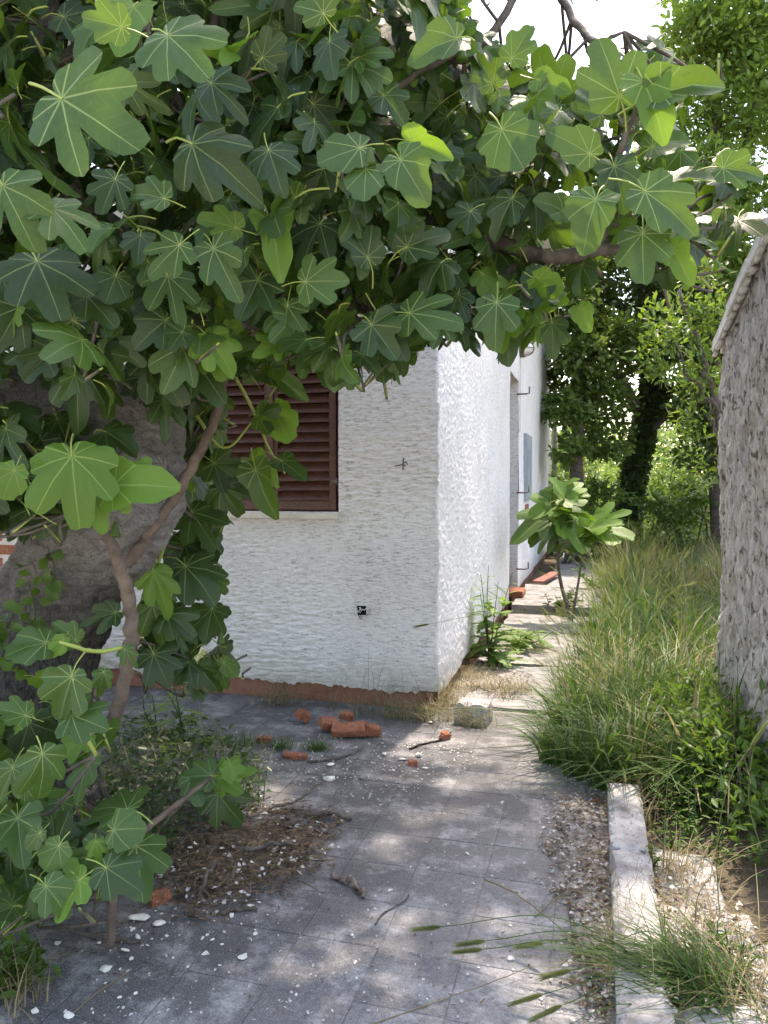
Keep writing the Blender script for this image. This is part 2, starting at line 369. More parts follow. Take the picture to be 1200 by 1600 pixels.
M['bounce_yard'] = simple('pale_bounce_gravel', (.40, .385, .355), (.58, .565, .53), 6, .95, .8, 90, .01)
b = MB(); b.box(-9, 7, -14, .54, -.09, -.006); o = link('bounce_yard', b.mesh('bounce_yard', [M['bounce_yard']])); tag(o, kind='structure')  # unseen pale ground behind the camera, added to bounce sun onto the walls
walk = tag(bpy.data.objects.new('side_walkway', None), kind='structure'); COL.objects.link(walk); walk.location = (-.4, 7, 0)
def slab(x0, x1, y0, y1, z, m, j=.02, th=.08, name='slab'):
    """an irregular cast slab with chipped edges"""
    nx, ny = 9, 9; V = []
    for a in range(ny):
        for b_ in range(nx):
            e = (a in (0, ny-1)) or (b_ in (0, nx-1))
            V.append((x0+(x1-x0)*b_/(nx-1)+random.uniform(-j, j)*e, y0+(y1-y0)*a/(ny-1)+random.uniform(-j, j)*e, z+random.uniform(-.003, .003)-(.006 if e else 0)))
    n0 = len(V); ringi = list(range(nx))+[nx*a+nx-1 for a in range(1, ny)]+[nx*(ny-1)+b_ for b_ in range(nx-2, -1, -1)]+[nx*a for a in range(ny-2, 0, -1)]
    V += [(V[i][0], V[i][1], z-th) for i in ringi]
    Fc = [tuple(f) for f in grid_faces(ny, nx)]; k = len(ringi)
    Fc += [(ringi[q], n0+q, n0+(q+1) % k, ringi[(q+1) % k]) for q in range(k)]
    me = bpy.data.meshes.new(name); me.from_pydata(V, [], Fc); me.materials.append(m); me.update(); return wlink(name, me, walk)
slab(HX+.04, .25, 4.82, 6.0, .012, M['concrete_dark'])
slab(HX+.05, .22, 6.03, 7.35, .022, M['concrete'])
slab(HX+.05, .2, 7.38, 8.35, .03, M['concrete'])
slab(HX+.06, .15, 8.4, 10.2, .12, M['concrete'], th=.14)
slab(HX+.3, .2, 10.4, 13.0, .09, M['concrete'], th=.12)
slab(HX+.3, .3, 13.05, 17.5, .09, M['concrete_dark'], th=.12)

# ------------------------------------------------------------------ the white house
house = empty('house', (HX-2, HY+4, 0), 'white rough-plastered house with brown louvred shutter behind the fig tree', 'house')
ZB, ZT = .115, 3.15
wR = on_y(529, 795, HY)[0]; wL = on_y(318, 795, HY)[0]; wB = on_y(500, 800, HY)[2]; wT = wB+1.22
STEP = .0062
def front_wall():
    xs = np.arange(0, 3.1, STEP); nx = len(xs); zs = np.concatenate((np.arange(ZB, 2.45, STEP), np.arange(2.46, ZT+.001, .06))); ny = len(zs)
    x = HX-xs[::-1]; X, Z = np.meshgrid(x, zs)
    n1 = fnoise(ny, nx, STEP, STEP, .0095, .045); n2 = fnoise(ny, nx, STEP, STEP, .007, .010); n3 = fnoise(ny, nx, STEP, STEP, .3, .3); n4 = fnoise(ny, nx, STEP, STEP, .5, .25)
    amp = 1/(1+np.exp(-2*n4))
    d = .0013*np.tanh(2.5*n1)*(.5+amp)+.0011*n2+.003*n3+.0018*np.tanh(4*(n1-.9))*amp-.004*np.clip(-n1-1.0, 0, 1.2)*amp
    edge = np.clip((Z-ZB)/.03, 0, 1)
    Yv = HY - d - .004*(1-edge)*0
    Z2 = Z + (Z < ZB+.006)*(.010*fnoise(1, nx, STEP, STEP, .1, .08)[0][None]+.006*fnoise(1, nx, STEP, STEP, .1, .02)[0][None])
    X2 = X.copy()
    for k in range(3): X2[:, -1-k] += CORN[:ny]*(1-k/3.)
    Yv[:, -1] = HY+.008; Yv[:, -2] = HY+.001
    cx, cz = (X[:-1, :-1]+X[1:, 1:])/2, (Z[:-1, :-1]+Z[1:, 1:])/2
    keep = ~((cx > wL) & (cx < wR) & (cz > wB) & (cz < wT))
    return np_mesh('front_wall', np.stack((X2, Yv, Z2), -1).reshape(-1, 3), [grid_faces(ny, nx, keep)], [M['stucco_front']], smooth=True)
CORN = .004*fnoise(1, 800, 1, STEP, 1, .05)[0]+.003*fnoise(1, 800, 1, STEP, 1, .2)[0]+.002*fnoise(1, 800, 1, STEP, 1, .012)[0]
wlink('front_wall', front_wall(), house)
dY0, dY1, dZ = on_x(796.5, 760, HX)[1], on_x(810, 760, HX)[1], on_x(798, 580, HX)[2]
def side_wall(y0, y1, z0, z1, step, corner=False, far=False):
    ys = np.linspace(y0, y1, int((y1-y0)/step)+1); zs = np.arange(z0, z1+.001, step); ny, nx = len(zs), len(ys); sy = ys[1]-ys[0]
    Y, Z = np.meshgrid(ys, zs)
    d = .0018*np.tanh(1.6*fnoise(ny, nx, step, sy, .013, .016))+.0012*fnoise(ny, nx, step, sy, .008, .008)+.004*fnoise(ny, nx, step, sy, .4, .4)
    Xv = HX+d
    if corner:
        Xv[:, 0] = HX+np.interp(zs, ZB+STEP*np.arange(800), CORN); Y[:, 0] = HY+.008
        Z = Z+(Z < z0+.006)*(.02*fnoise(1, nx, step, sy, .1, .15)[0][None])
    return np_mesh('side_wall', np.stack((Xv, Y, Z), -1).reshape(-1, 3), [grid_faces(ny, nx)], [M['stucco_side']], smooth=True)
wlink('side_wall', side_wall(HY+.008, dY0, ZB, ZT, .0105, True), house)
wlink('side_wall', side_wall(dY0, dY1, dZ, 5.25, .03), house)
wlink('side_wall', side_wall(dY1, 16.6, .12, 5.25, .035), house)
b = MB()
b.box(HX-3.08, HX-.006, HY+.3, dY0-.02, ZB, ZT-.002)      # the body behind the plaster skin
b.box(HX-8, HX-3.09, HY, dY0-.01, ZB, ZT)
b.box(HX-8, HX-.4, dY0, 16.58, .1, 5.23); b.box(HX-.39, HX-.012, dY1+.02, 16.58, .125, 5.22)
b.box(HX-.39, HX-.012, dY0-.015, dY1+.015, dZ+.01, 5.21)
b.box(HX-7.9, HX+.02, HY-.05, dY0-.03, ZT+.003, ZT+.13)   # terrace slab edge
# reveals of the window
b.box(wL-.25, wL-.001, HY+.006, HY+.29, wB-.05, wT+.1); b.box(wR+.001, wR+.3, HY+.006, HY+.29, wB-.05, wT+.1); b.box(wL-.001, wR+.001, HY+.006, HY+.29, wT+.002, wT+.3)
b.box(wL-.3, HX-.012, HY+.007, HY+.28, ZB+.005, wB-.06)
b.box(HX-.13, HX-.012, HY+.012, HY+.29, wB-.05, ZT-.01)
wlink('wall_core', b.mesh('wall_core', [M['stucco_side']]), house)
b = MB(); b.box(HX-8, HX-.03, HY+.03, dY0-.05, -.05, ZB+.02); b.box(HX-.5, HX-.028, dY0-.04, 16.55, -.05, .14)
wlink('plinth', b.mesh('plinth', [M['plinth']]), house)
b = MB(); b.box(wL-.02, wR+.012, HY-.035, HY+.2, wB-.045, wB-.004)
o = wlink('window_sill', b.mesh('window_sill', [M['sill']]), house); bv = o.modifiers.new('bevel', 'BEVEL'); bv.width = .004; bv.segments = 2
# window: frame in the reveal and two louvred leaves
b = MB(); fy = HY+.075
b.box(wL+.001, wL+.035, fy, fy+.06, wB, wT-.001); b.box(wR-.035, wR-.001, fy, fy+.06, wB, wT-.001); b.box(wL+.036, wR-.036, fy, fy+.06, wT-.04, wT-.001); b.box(wL+.036, wR-.036, fy+.002, fy+.06, wB-.002, wB+.012)
wlink('window_frame', b.mesh('window_frame', [M['shutter']]), house)
b = MB(); b.box(wL+.036, wR-.036, fy+.075, fy+.08, wB, wT); wlink('window_pane', b.mesh('window_pane', [M['dark']]), house)
mid = (wL+wR)/2
slat_me = None
for lx0, lx1 in ((wL+.03, mid-.002), (mid+.002, wR-.03)):
    sh = bpy.data.objects.new('shutter', None); COL.objects.link(sh); sh.parent = house; sh.location = Vector((lx0, fy-.04, wB+.012))-Vector(house.location); sh.empty_display_size = .1
    b = MB(); st = .045; z0, z1 = wB+.012, wT-.015; y0, y1 = fy-.042, fy-.004
    b.box(lx0, lx0+st, y0, y1, z0, z1); b.box(lx1-st, lx1, y0, y1, z0, z1)
    b.box(lx0+st+.0005, lx1-st-.0005, y0+.002, y1-.002, z0, z0+.06); b.box(lx0+st+.0005, lx1-st-.0005, y0+.002, y1-.002, z1-.06, z1)
    if lx0 < mid-.1: b.box(lx1-.014, lx1+.02, y0-.012, y0-.001, z0+.004, z1-.004)
    o = wlink('shutter_frame', b.mesh('shutter_frame', [M['shutter']]), sh); bv = o.modifiers.new('bevel', 'BEVEL'); bv.width = .0025; bv.segments = 2
    n = 17; pitch = (z1-z0-.12)/n
    if slat_me is None:
        s = MB(); L = (lx1-lx0-2*st)/2+.003; w2, t2 = .037, .0045; ca, sa = math.cos(math.radians(50)), math.sin(math.radians(50)); V = []
        for xx in (-L, L):
            for (p, q) in ((-w2, -t2), (w2, -t2), (w2+.002, 0), (w2, t2), (-w2, t2), (-w2-.002, 0)): V.append((xx, p*ca-q*sa, p*sa+q*ca))
        s.add(V, [tuple(range(6)), tuple(range(11, 5, -1))]+[(k, 6+k, 6+(k+1) % 6, (k+1) % 6) for k in range(6)]); slat_me = s.mesh('slat', [M['shutter']])
    for k in range(n):
        wlink('slat', slat_me, sh, Matrix.Translation(((lx0+lx1)/2, (y0+y1)/2, z0+.06+(k+.5)*pitch)) @ Matrix.Rotation(random.gauss(0, .03), 4, 'X') @ Matrix.Rotation(random.gauss(0, .004), 4, 'Y'))
p = on_y(522, 752, HY)
b = MB(); b.tube([(wR-.06, fy-.048, p[2]), (wR-.012, fy-.05, p[2])], .008, 8); b.tube([(wR-.02, fy-.05, p[2]-.02), (wR-.02, fy-.05, p[2]+.02)], .009, 8)
wlink('hinge', b.mesh('hinge', [M['metal']]), house)
# open junction box with wire ends, shutter catch
p = on_y(567, 953, HY); b = MB(); a = .036; q = HY-.026
b.box(p[0]-a, p[0]-a+.006, q, HY+.01, p[2]-a, p[2]+a); b.box(p[0]+a-.006, p[0]+a, q, HY+.01, p[2]-a, p[2]+a); b.box(p[0]-a+.0065, p[0]+a-.0065, q, HY+.01, p[2]+a-.006, p[2]+a); b.box(p[0]-a+.0065, p[0]+a-.0065, q, HY+.01, p[2]-a, p[2]-a+.006)
b.box(p[0]-a+.0065, p[0]+a-.0065, HY-.019, HY+.008, p[2]-a+.0065, p[2]+a-.0065, 1)
jb = wlink('junction_box', b.mesh('junction_box', [M['stucco_front'], M['dark']]), house)
b = MB()
for k in range(7):
    w = [np.array((p[0]+random.uniform(-.02, .02), HY-.021, p[2]+random.uniform(-.025, .03)))]
    for _ in range(4): w.append(w[-1]+np.array((random.uniform(-.018, .018), random.uniform(-.012, .002), random.uniform(-.02, .014))))
    b.tube(catmull(w, 4), .0024, 5, k % 2)
wlink('wire', b.mesh('wire', [M['dark'], M['white']], True), house)
p = on_y(633, 727, HY); b = MB()
b.tube([p+(0, .01, 0), p+(0, -.05, 0)], .006, 6); b.tube(catmull([p+(-.055, -.045, -.006), p+(-.02, -.05, .0), p+(.0, -.052, .002)]), .004, 6)
b.tube(catmull([p+(0, -.05, -.03), p+(0, -.05, .01), p+(.004, -.052, .045)]), .005, 6); b.tube(catmull([p+(0, -.05, .01), p+(.02, -.055, .02), p+(.028, -.055, .0)]), .004, 6)
wlink('shutter_catch', b.mesh('shutter_catch', [M['metal']], True), house)
# side door, its reveal, hooks, lamp, meter, pipe, upper roof
b = MB(); b.box(HX-.22, HX-.15, dY0+.002, dY0+.08, .13, dZ); b.box(HX-.22, HX-.15, dY1-.08, dY1-.002, .13, dZ); b.box(HX-.22, HX-.15, dY0+.081, dY1-.081, dZ-.09, dZ-.001)
b.box(HX-.10, HX-.02, dY0-.014, dY0+.03, .13, dZ-.002)
dr = wlink('door', b.mesh('door', [M['shutter']]), house)
b = MB(); b.box(HX-.20, HX-.17, dY0+.082, dY1-.082, .13, dZ-.092); wlink('door_panel', b.mesh('door_panel', [M['shutter']]), dr.parent)
b = MB(); b.box(HX-.39, HX-.004, dY1-.001, dY1+.019, .12, dZ+.009); b.box(HX-.39, HX-.004, dY0, dY1, dZ-.001, dZ+.009)
wlink('door_reveal', b.mesh('door_reveal', [M['stucco_front']]), house)
for py in (613, 770, 890):
    zz = on_x(808, py, HX)[2]; b = MB(); b.tube([(HX-.02, dY1-.03, zz), (HX+.09, dY1-.03, zz), (HX+.13, dY1-.03, zz+.01), (HX+.13, dY1-.03, zz+.09)], .010, 6)
    wlink('hook', b.mesh('hook', [M['metal']], True), house)
lp = on_x(813, 545, HX); b = MB(); cy = lp[1]
b.tube([(HX-.01, cy, lp[2]), (HX+.05, cy, lp[2])], [.12, .11], 16, 0); b.tube(catmull([(HX+.05, cy, lp[2]), (HX+.1, cy, lp[2]), (HX+.14, cy, lp[2])], 4), np.linspace(.09, .05, 9), 14, 1)
for k in range(3):
    a0 = math.pi*k/3; b.tube(catmull([(HX+.05, cy+.11*math.cos(a0), lp[2]+.11*math.sin(a0)), (HX+.14, cy+.07*math.cos(a0), lp[2]+.07*math.sin(a0)), (HX+.17, cy, lp[2]), (HX+.14, cy-.07*math.cos(a0), lp[2]-.07*math.sin(a0)), (HX+.05, cy-.11*math.cos(a0), lp[2]-.11*math.sin(a0))], 4), .006, 5, 2)
wlink('wall_lamp', b.mesh('wall_lamp', [M['metal'], M['white'], M['metal']], True), house)
b = MB(); b.tube([(HX+.015, cy-.08, lp[2]+.05), (HX+.015, cy-.1, lp[2]+1.6)], .014, 6); b.tube([(HX+.015, cy-.02, lp[2]-.11), (HX+.015, cy-.03, dZ-.6)], .010, 6); wlink('cable_duct', b.mesh('cable_duct', [M['white']]), house)
m0, m1 = on_x(818.5, 700, HX)[1], on_x(827.5, 700, HX)[1]; mz0, mz1 = on_x(823, 782, HX)[2], on_x(823, 680, HX)[2]
b = MB(); b.box(HX-.01, HX+.035, m0, m1, mz0, mz1); b.box(HX+.0355, HX+.042, m0+.06, m1-.06, mz0+.06, mz1-.06)
b.box(HX+.0425, HX+.05, m0+.12, m0+.16, mz0+.2, mz1-.2); b.box(HX+.0425, HX+.05, m0+.5, m0+.54, mz0+.2, mz1-.2)
wlink('meter_cabinet', b.mesh('meter_cabinet', [M['meter']]), house)
b = MB(); b.box(HX, HX+.012, m0+.2, m0+.7, .75, mz0-.05); wlink('bare_brick_patch', b.mesh('bare_brick_patch', [M['brick']]), house)
b = MB(); b.tube([(HX+.08, 16.45, .2), (HX+.08, 16.45, 5.2)], .05, 12)
zz = on_x(866, 556, HX+.1)[2]
b.tube([(HX+.08, 16.45, zz), (HX+.22, 16.4, zz), (HX+.34, 16.38, zz+.0)], .075, 12); wlink('downpipe', b.mesh('downpipe', [M['pipe']], True), house)
roof = bpy.data.objects.new('roof', None); COL.objects.link(roof); roof.parent = house; roof.location = Vector((HX-4, 13, 5.25))-Vector(house.location)
b = MB(); b.box(HX-8.2, HX+.25, dY0-.3, 16.9, 5.252, 5.35); wlink('eaves_slab', b.mesh('eaves_slab', [M['stucco_front']]), roof)
tv = []; L, rr = .42, .09
for yy, r2 in ((0, rr), (L, rr*.8)):
    for k in range(7): a0 = math.pi*k/6; tv.append((r2*math.cos(a0), yy, r2*math.sin(a0)))
    for k in range(7): a0 = math.pi*k/6; tv.append(((r2-.014)*math.cos(a0), yy, (r2-.014)*math.sin(a0)))
tf = [(k, k+1, 15+k, 14+k) for k in range(6)]+[(7+k, 21+k, 22+k, 8+k) for k in range(6)]+[(k, 7+k, 8+k, k+1) for k in range(6)]+[(14+k, 15+k, 22+k, 21+k) for k in range(6)]
tme = bpy.data.meshes.new('roof_tile'); tme.from_pydata(tv, [], tf); tme.materials.append(M['roof_tile']); tme.update()
for i in range(22):
    for j in range(5):
        wlink('roof_tile', tme, roof, Matrix.Translation((HX+.15-i*.19, dY0-.38+j*.34, 5.38+j*.11)) @ Matrix.Rotation(math.radians(17), 4, 'X') @ Matrix.Rotation(random.gauss(0, .02), 4, 'Z'))
b = MB(); b.add([(HX-8.2, dY0-.28, 5.36), (HX+.2, dY0-.28, 5.36), (HX-3, 13, 6.55), (HX-5, 13, 6.55), (HX+.2, 16.8, 5.36), (HX-8.2, 16.8, 5.36)], [(0,1,2,3),(1,4,2),(4,5,3,2),(5,0,3)]); wlink('roof_deck', b.mesh('roof_deck', [M['roof_tile']]), roof)

# ------------------------------------------------------------------ roughcast outbuilding on the right
OX, OY = .70, on_x(1124, 800, .70)[1]
shed = empty('outbuilding', (OX+1.5, OY-3, 0), 'grey-beige roughcast outbuilding wall with sloping tiled verge beside the tall grass', 'outbuilding')
def vz(y): return on_x(1124, 552, OX)[2]+(OY-y)*.172
def shed_wall():
    st = .008; ys = np.arange(3.4, OY+.001, st); nx = len(ys); ny = 320; ts = np.linspace(0, 1, ny)
    Y, T = np.meshgrid(ys, ts); top = vz(Y); Z = -.05+T*(top+.05); dz = 2.4/ny
    n1 = fnoise(ny, nx, dz, st, .12, .035); n2 = fnoise(ny, nx, dz, st, .05, .018); n3 = fnoise(ny, nx, dz, st, .02, .012); n4 = fnoise(ny, nx, dz, st, .5, .5)
    rid = np.tanh(2*n1)*.010+np.tanh(2.4*n2)*.0085+n3*.0018+n4*.006
    rid = rid+.006*np.clip(np.roll(n1, -5, 0)-n1, -1, 1)
    X = OX-rid
    Y2 = Y.copy(); Y2[:, -1] += .008*fnoise(1, ny, 1, dz, 1, .06)[0]; X[:, -1] = OX+.02
    return np_mesh('roughcast_wall', np.stack((X, Y2, Z), -1).reshape(-1, 3), [grid_faces(ny, nx)[:, ::-1]], [M['roughcast']], smooth=True)
wlink('roughcast_wall', shed_wall(), shed)
def wedge(y0, y1, x0, x1, z0, dz): 
    return [(x0, y0, z0), (x1, y0, z0), (x1, y1, z0), (x0, y1, z0), (x0, y0, vz(y0)+dz), (x1, y0, vz(y0)+dz), (x1, y1, vz(y1)+dz), (x0, y1, vz(y1)+dz)]
BF = [(3,2,1,0),(4,5,6,7),(0,1,5,4),(1,2,6,5),(2,3,7,6),(3,0,4,7)]
b = MB(); b.add(wedge(3.4, OY-.01, OX+.022, OX+3.4, -.05, -.012), BF)
wlink('wall_core', b.mesh('wall_core', [M['roughcast']]), shed)
b = MB(); V = [(x, y, vz(y)+dz_) for dz_ in (.0, .03) for (x, y) in ((OX+.0, 3.36), (OX+3.5, 3.36), (OX+3.5, OY+.05), (OX+.0, OY+.05))]
b.add(V, BF); wlink('roof_deck', b.mesh('roof_deck', [M['verge']]), shed)
vt = MB(); ang = -math.atan(.172)
for (x0, x1, z0, z1) in ((-.055, .17, .012, .030), (-.055, -.036, -.035, .0115)): vt.box(x0, x1, 0, .30, z0, z1)
vme = vt.mesh('verge_tile', [M['verge']])
for k in range(6):
    y = OY+.04-.30-k*.27; o = wlink('verge_tile', vme, shed, Matrix.Translation((OX+random.uniform(-.006, .006), y, vz(y)+.026+random.uniform(0, .005))) @ Matrix.Rotation(ang+math.radians(1.5), 4, 'X'))
    bv = o.modifiers.new('bevel', 'BEVEL'); bv.width = .005; bv.segments = 2
b = MB()
for k in range(15):      # lumps of bedding mortar under the verge
    y = OY-k*.1-random.random()*.05; V, Fc = tube_vf([(OX-.03, y, vz(y)-.01), (OX-.032, y+.07, vz(y+.07)-.008)], [random.uniform(.008, .02), random.uniform(.008, .02)], 6); b.add(V, Fc)
tag(wlink('bedding_mortar', b.mesh('bedding_mortar', [M['verge']], True), shed), kind='stuff')

# ------------------------------------------------------------------ broken kerb wall along the planting strip
kerb = empty('garden_kerb', (.15, 2.6, 0), 'low broken concrete kerb edging the overgrown strip beside the path', 'kerb')
def rough_block(name, x0, x1, y0, y1, z0, z1, m, n=(4, 10, 3), j=.006, chip=.0):
    nx, ny, nz = n; bm = bmesh.new()
    vs = {}
    for i in range(nx+1):
        for k in range(ny+1):
            for l in range(nz+1):
                if i in (0, nx) or k in (0, ny) or l in (0, nz):
                    c = [(i in (0, nx)), (k in (0, ny)), (l in (0, nz))]; e = sum(c) >= 2
                    jj = j*(1.0 if not e else 1.6)
                    p = [x0+(x1-x0)*i/nx+random.uniform(-jj, jj), y0+(y1-y0)*k/ny+random.uniform(-jj, jj), z0+(z1-z0)*l/nz+random.uniform(-jj, jj)*.35]
                    if e and l == nz: p[2] -= random.random()*chip*1.2; p[0] += (chip if i == 0 else -chip if i == nx else 0)*random.random()
                    vs[i, k, l] = bm.verts.new(p)
    def q(a, b_, c, d): 
        bm.faces.new([vs[a], vs[b_], vs[c], vs[d]])
    for i in range(nx):
        for k in range(ny):
            q((i,k,0),(i,k+1,0),(i+1,k+1,0),(i+1,k,0)); q((i,k,nz),(i+1,k,nz),(i+1,k+1,nz),(i,k+1,nz))
    for i in range(nx):
        for l in range(nz):
            q((i,0,l),(i+1,0,l),(i+1,0,l+1),(i,0,l+1)); q((i,ny,l),(i,ny,l+1),(i+1,ny,l+1),(i+1,ny,l))
    for k in range(ny):
        for l in range(nz):
            q((0,k,l),(0,k,l+1),(0,k+1,l+1),(0,k+1,l)); q((nx,k,l),(nx,k+1,l),(nx,k+1,l+1),(nx,k,l+1))
    me = bpy.data.meshes.new(name); bm.to_mesh(me); bm.free(); me.materials.append(m); return me
KX = gp(957, 1480)[0]; KY1 = gp(963, 1258)[1]
wlink('kerb_stone', rough_block('kerb_stone', KX, KX+.135, KY1-.62, KY1, -.03, .105, M['kerb'], (6, 34, 5), .0022, .014), kerb)
wlink('kerb_stone', rough_block('kerb_stone', KX+.003, KX+.14, .9, KY1-.625, -.03, .10, M['kerb'], (6, 64, 5), .0026, .016), kerb)
b = MB()
b.box(KX-.0035, KX-.0005, KY1-.52, KY1-.45, .055, .075)
wlink('paint_mark', b.mesh('paint_mark', [M['brick']]), kerb)
for (x0, x1, y0, y1, z) in ((KX+.145, KX+.37, 1.5, 2.13, .070), (KX+.145, KX+.42, 2.15, 2.6, .055), (KX+.15, KX+.36, 2.63, 3.0, .045), (KX+.38, KX+.62, 1.55, 2.14, .045), (KX+.43, KX+.60, 2.18, 2.5, .03)):
    wlink('broken_slab', rough_block('broken_slab', x0, x1, y0, y1, z-.09, z, M['kerb'], (12, 18, 3), .004, .010), kerb)

# ------------------------------------------------------------------ fig leaves
def leaf_shape(lobes, seed, n=64, fold=.16, droop=.22, wave=.03, core=.43):
    """outline = union of lobe ellipses seen from the petiole; lobes: (angle, length, half width)"""
    rg = random.Random(seed); th = np.linspace(-math.pi, math.pi, n, endpoint=False)+math.pi/n
    rr = np.full(n, .10)
    for (a, L, w) in lobes:
        for sgn in ((1,) if a == 0 else (-1, 1)):
            aa = a*sgn+rg.uniform(-.07, .07); LL = L*rg.uniform(.9, 1.08); ww = w*rg.uniform(.9, 1.1)
            c = LL*(.69 if w < .3 else .54); A = LL-c; ph = th-aa
            # ray from the origin at angle ph against an ellipse centred at c on the lobe axis
            qa = (np.cos(ph)/A)**2+(np.sin(ph)/ww)**2; qb = -2*np.cos(ph)*c/A**2; qc = (c/A)**2-1; disc = qb*qb-4*qa*qc
            t = np.where(disc > 0, (-qb+np.sqrt(np.maximum(disc, 0)))/(2*qa), 0); rr = np.maximum(rr, t)
    rr = np.maximum(rr, np.interp(np.abs(th), [0, 1.6, 2.3, 2.8, 3.14], [core, core*.95, core*.75, .22, .05]))
    rr *= 1+.025*np.sin(th*17+rg.random()*6)+.02*np.array([rg.uniform(-1, 1) for _ in th])
    def pt(t, r):
        x, y = r*np.sin(t), r*np.cos(t)
        z = fold*np.abs(x)-droop*(x*x+y*y)*.9+wave*np.sin(5*t+seed)*r-droop*.25*np.clip(y, 0, 1)**3
        return np.stack((x, y, z), -1)
    V = np.vstack(([[0, 0, 0]], pt(th, rr*.5), pt(th, rr))); uv = np.vstack(([[0, 0]], np.stack((rr*.5*np.sin(th), rr*.5*np.cos(th)), -1), np.stack((rr*np.sin(th), rr*np.cos(th)), -1)))
    k = np.arange(n); k2 = (k+1) % n
    tri = np.stack((np.zeros(n, int), 1+k2, 1+k), 1); quad = np.stack((1+k, 1+k2, 1+n+k2, 1+n+k), 1)
    # petiole
    pl = rg.uniform(.42, .7); pp = catmull([(0, 0.02, .004), (0, -pl*.5, -.02), (rg.uniform(-.06, .06), -pl, -.02-pl*.22)], 2)
    PV, PF = tube_vf(pp, np.linspace(.013, .019, len(pp)), 4, False)
    b0 = len(V); V = np.vstack((V, PV)); uv = np.vstack((uv, np.full((len(PV), 2), 5.)))
    quad2 = np.array(PF)+b0
    return V, tri, quad, quad2, uv
FIVE = [(0, 1, .205), (.66, .84, .18), (1.40, .60, .165)]
FIVEB = [(0, 1, .235), (.68, .86, .20), (1.42, .62, .185)]
THREE = [(0, 1, .23), (.68, .78, .19), (1.4, .5, .2)]
BROAD = [(0, 1, .38), (.58, .74, .28), (1.25, .5, .26), (2.0, .34, .18)]
NARROW = [(0, 1, .30), (.6, .5, .2), (1.4, .36, .2)]
SHAPES = [leaf_shape(FIVE, 1), leaf_shape(FIVE, 11, fold=.05, droop=.45, wave=.07), leaf_shape(FIVEB, 12, fold=.32, droop=.12, wave=.06), leaf_shape(FIVE, 2, fold=.22, droop=.3), leaf_shape(FIVEB, 3), leaf_shape(FIVEB, 4, fold=.1, droop=.32, wave=.05), leaf_shape(THREE, 5), leaf_shape(THREE, 6, fold=.26, droop=.2),
          leaf_shape(BROAD, 7, fold=.12, droop=.2, wave=.04), leaf_shape(BROAD, 8, fold=.3, droop=.25), leaf_shape(NARROW, 9, fold=.45, droop=.35)]
KIND = {'5': (0, 1, 2, 3, 4, 5), '3': (6, 7), 'b': (8, 9), 'n': (10,)}
LM = ['leaf_dark', 'leaf_mid', 'leaf_bright']
_lm = {}
def leaf_mesh(s, t):
    if (s, t) not in _lm:
        V, tri, q, q2, uv = SHAPES[s]
        _lm[s, t] = np_mesh('leaf', V, [tri, q, q2], [M[LM[t]], M['petiole']], [np.zeros(len(tri)), np.zeros(len(q)), np.ones(len(q2))], True, uv)
    return _lm[s, t]
def frame(t, n):
    t = unit(t); n = np.asarray(n, float); n = unit(n-t*(n @ t)); x = np.cross(t, n); return np.stack((x, t, n), 1)
R_ = random.Random(5)
LEAVES = []      # (base, R, size, shape, tint, weight)
def put(base, tip, nor, size, shape, tint, pri=0): LEAVES.append((np.asarray(base, float), frame(tip, nor)*np.array((R_.uniform(.82, 1.12)*R_.choice((-1, 1)), 1, R_.uniform(.4, 2.0))), size, shape, tint, pri))
def in_poly(x, y, P):
    c = False; j = len(P)-1
    for i in range(len(P)):
        if (P[i][1] > y) != (P[j][1] > y) and x < (P[j][0]-P[i][0])*(y-P[i][1])/(P[j][1]-P[i][1])+P[i][0]: c = not c
        j = i
    return c
UP = np.array((0, 0, 1.))
R_ = random.Random(5)
def rv(): return np.array((R_.gauss(0, 1), R_.gauss(0, 1), R_.gauss(0, 1)))
TIPS = []
def shoot(T, poly, k, smin, smax, tints, shapes, face=.65, spread=1.0, minz=.06, marg=0, twig=True):
    o = CAM-T; o[2] *= .3; o = unit(unit(o)*face+np.array((R_.gauss(0, .7), R_.gauss(0, .7), 0)))
    ax = unit(o*.6+UP*.55+rv()*.3); e1 = unit(np.cross(ax, UP+.01)); e2 = np.cross(ax, e1); ph = R_.random()*6.3; got = 0
    for i in range(k):
        a = ph+i*2.4; rad = e1*math.cos(a)+e2*math.sin(a); L = R_.uniform(.05, .13)*spread
        s = R_.uniform(smin, smax)*(1-.06*i if i > k-3 else 1)
        base = T+unit(rad*.8+ax*.4)*L-ax*(i*.018)
        tip = unit(rad*.75+o*.25-UP*R_.uniform(.1, 1.0)+rv()*.15)
        nor = UP*R_.uniform(.35, .9)+o*.65+ax*.3+rv()*.28
        c = base+tip*s*.6; u, v, D = proj(c); ut, vt, _ = proj(base+tip*s*.95)
        if D < 1.2 or c[2] < minz or not in_poly(u, v, poly) or not in_poly(ut, vt, poly): continue
        put(base, tip, nor, s, R_.choice(shapes), R_.choices((0, 1, 2), tints)[0]); got += 1
    if got and twig: TIPS.append((T, ax))
    return got
ALLS = (0, 1, 2, 3, 4, 5, 6, 7, 8, 9, 2, 4, 6)
CANOPY = [(-600,-700),(560,-700),(640,-200),(735,-60),(770,40),(800,100),(850,110),(905,150),(930,60),(990,45),(1060,90),(1140,85),(1100,170),(1090,215),(1185,225),(1200,265),(1130,310),(1168,385),(1090,445),(1000,455),(945,410),(905,430),(918,500),(880,560),(830,540),(800,562),(765,555),(735,530),(690,540),(655,580),(605,608),(565,590),(520,610),(480,570),(410,548),(375,560),(345,640),(280,650),(210,640),(140,660),(60,610),(-60,640),(-600,640)]
GAPS = [(800, 40, 60), (760, 10, 40), (1000, 20, 45), (705, 205, 26), (545, 395, 5), (640, 400, 6)]
n = 0
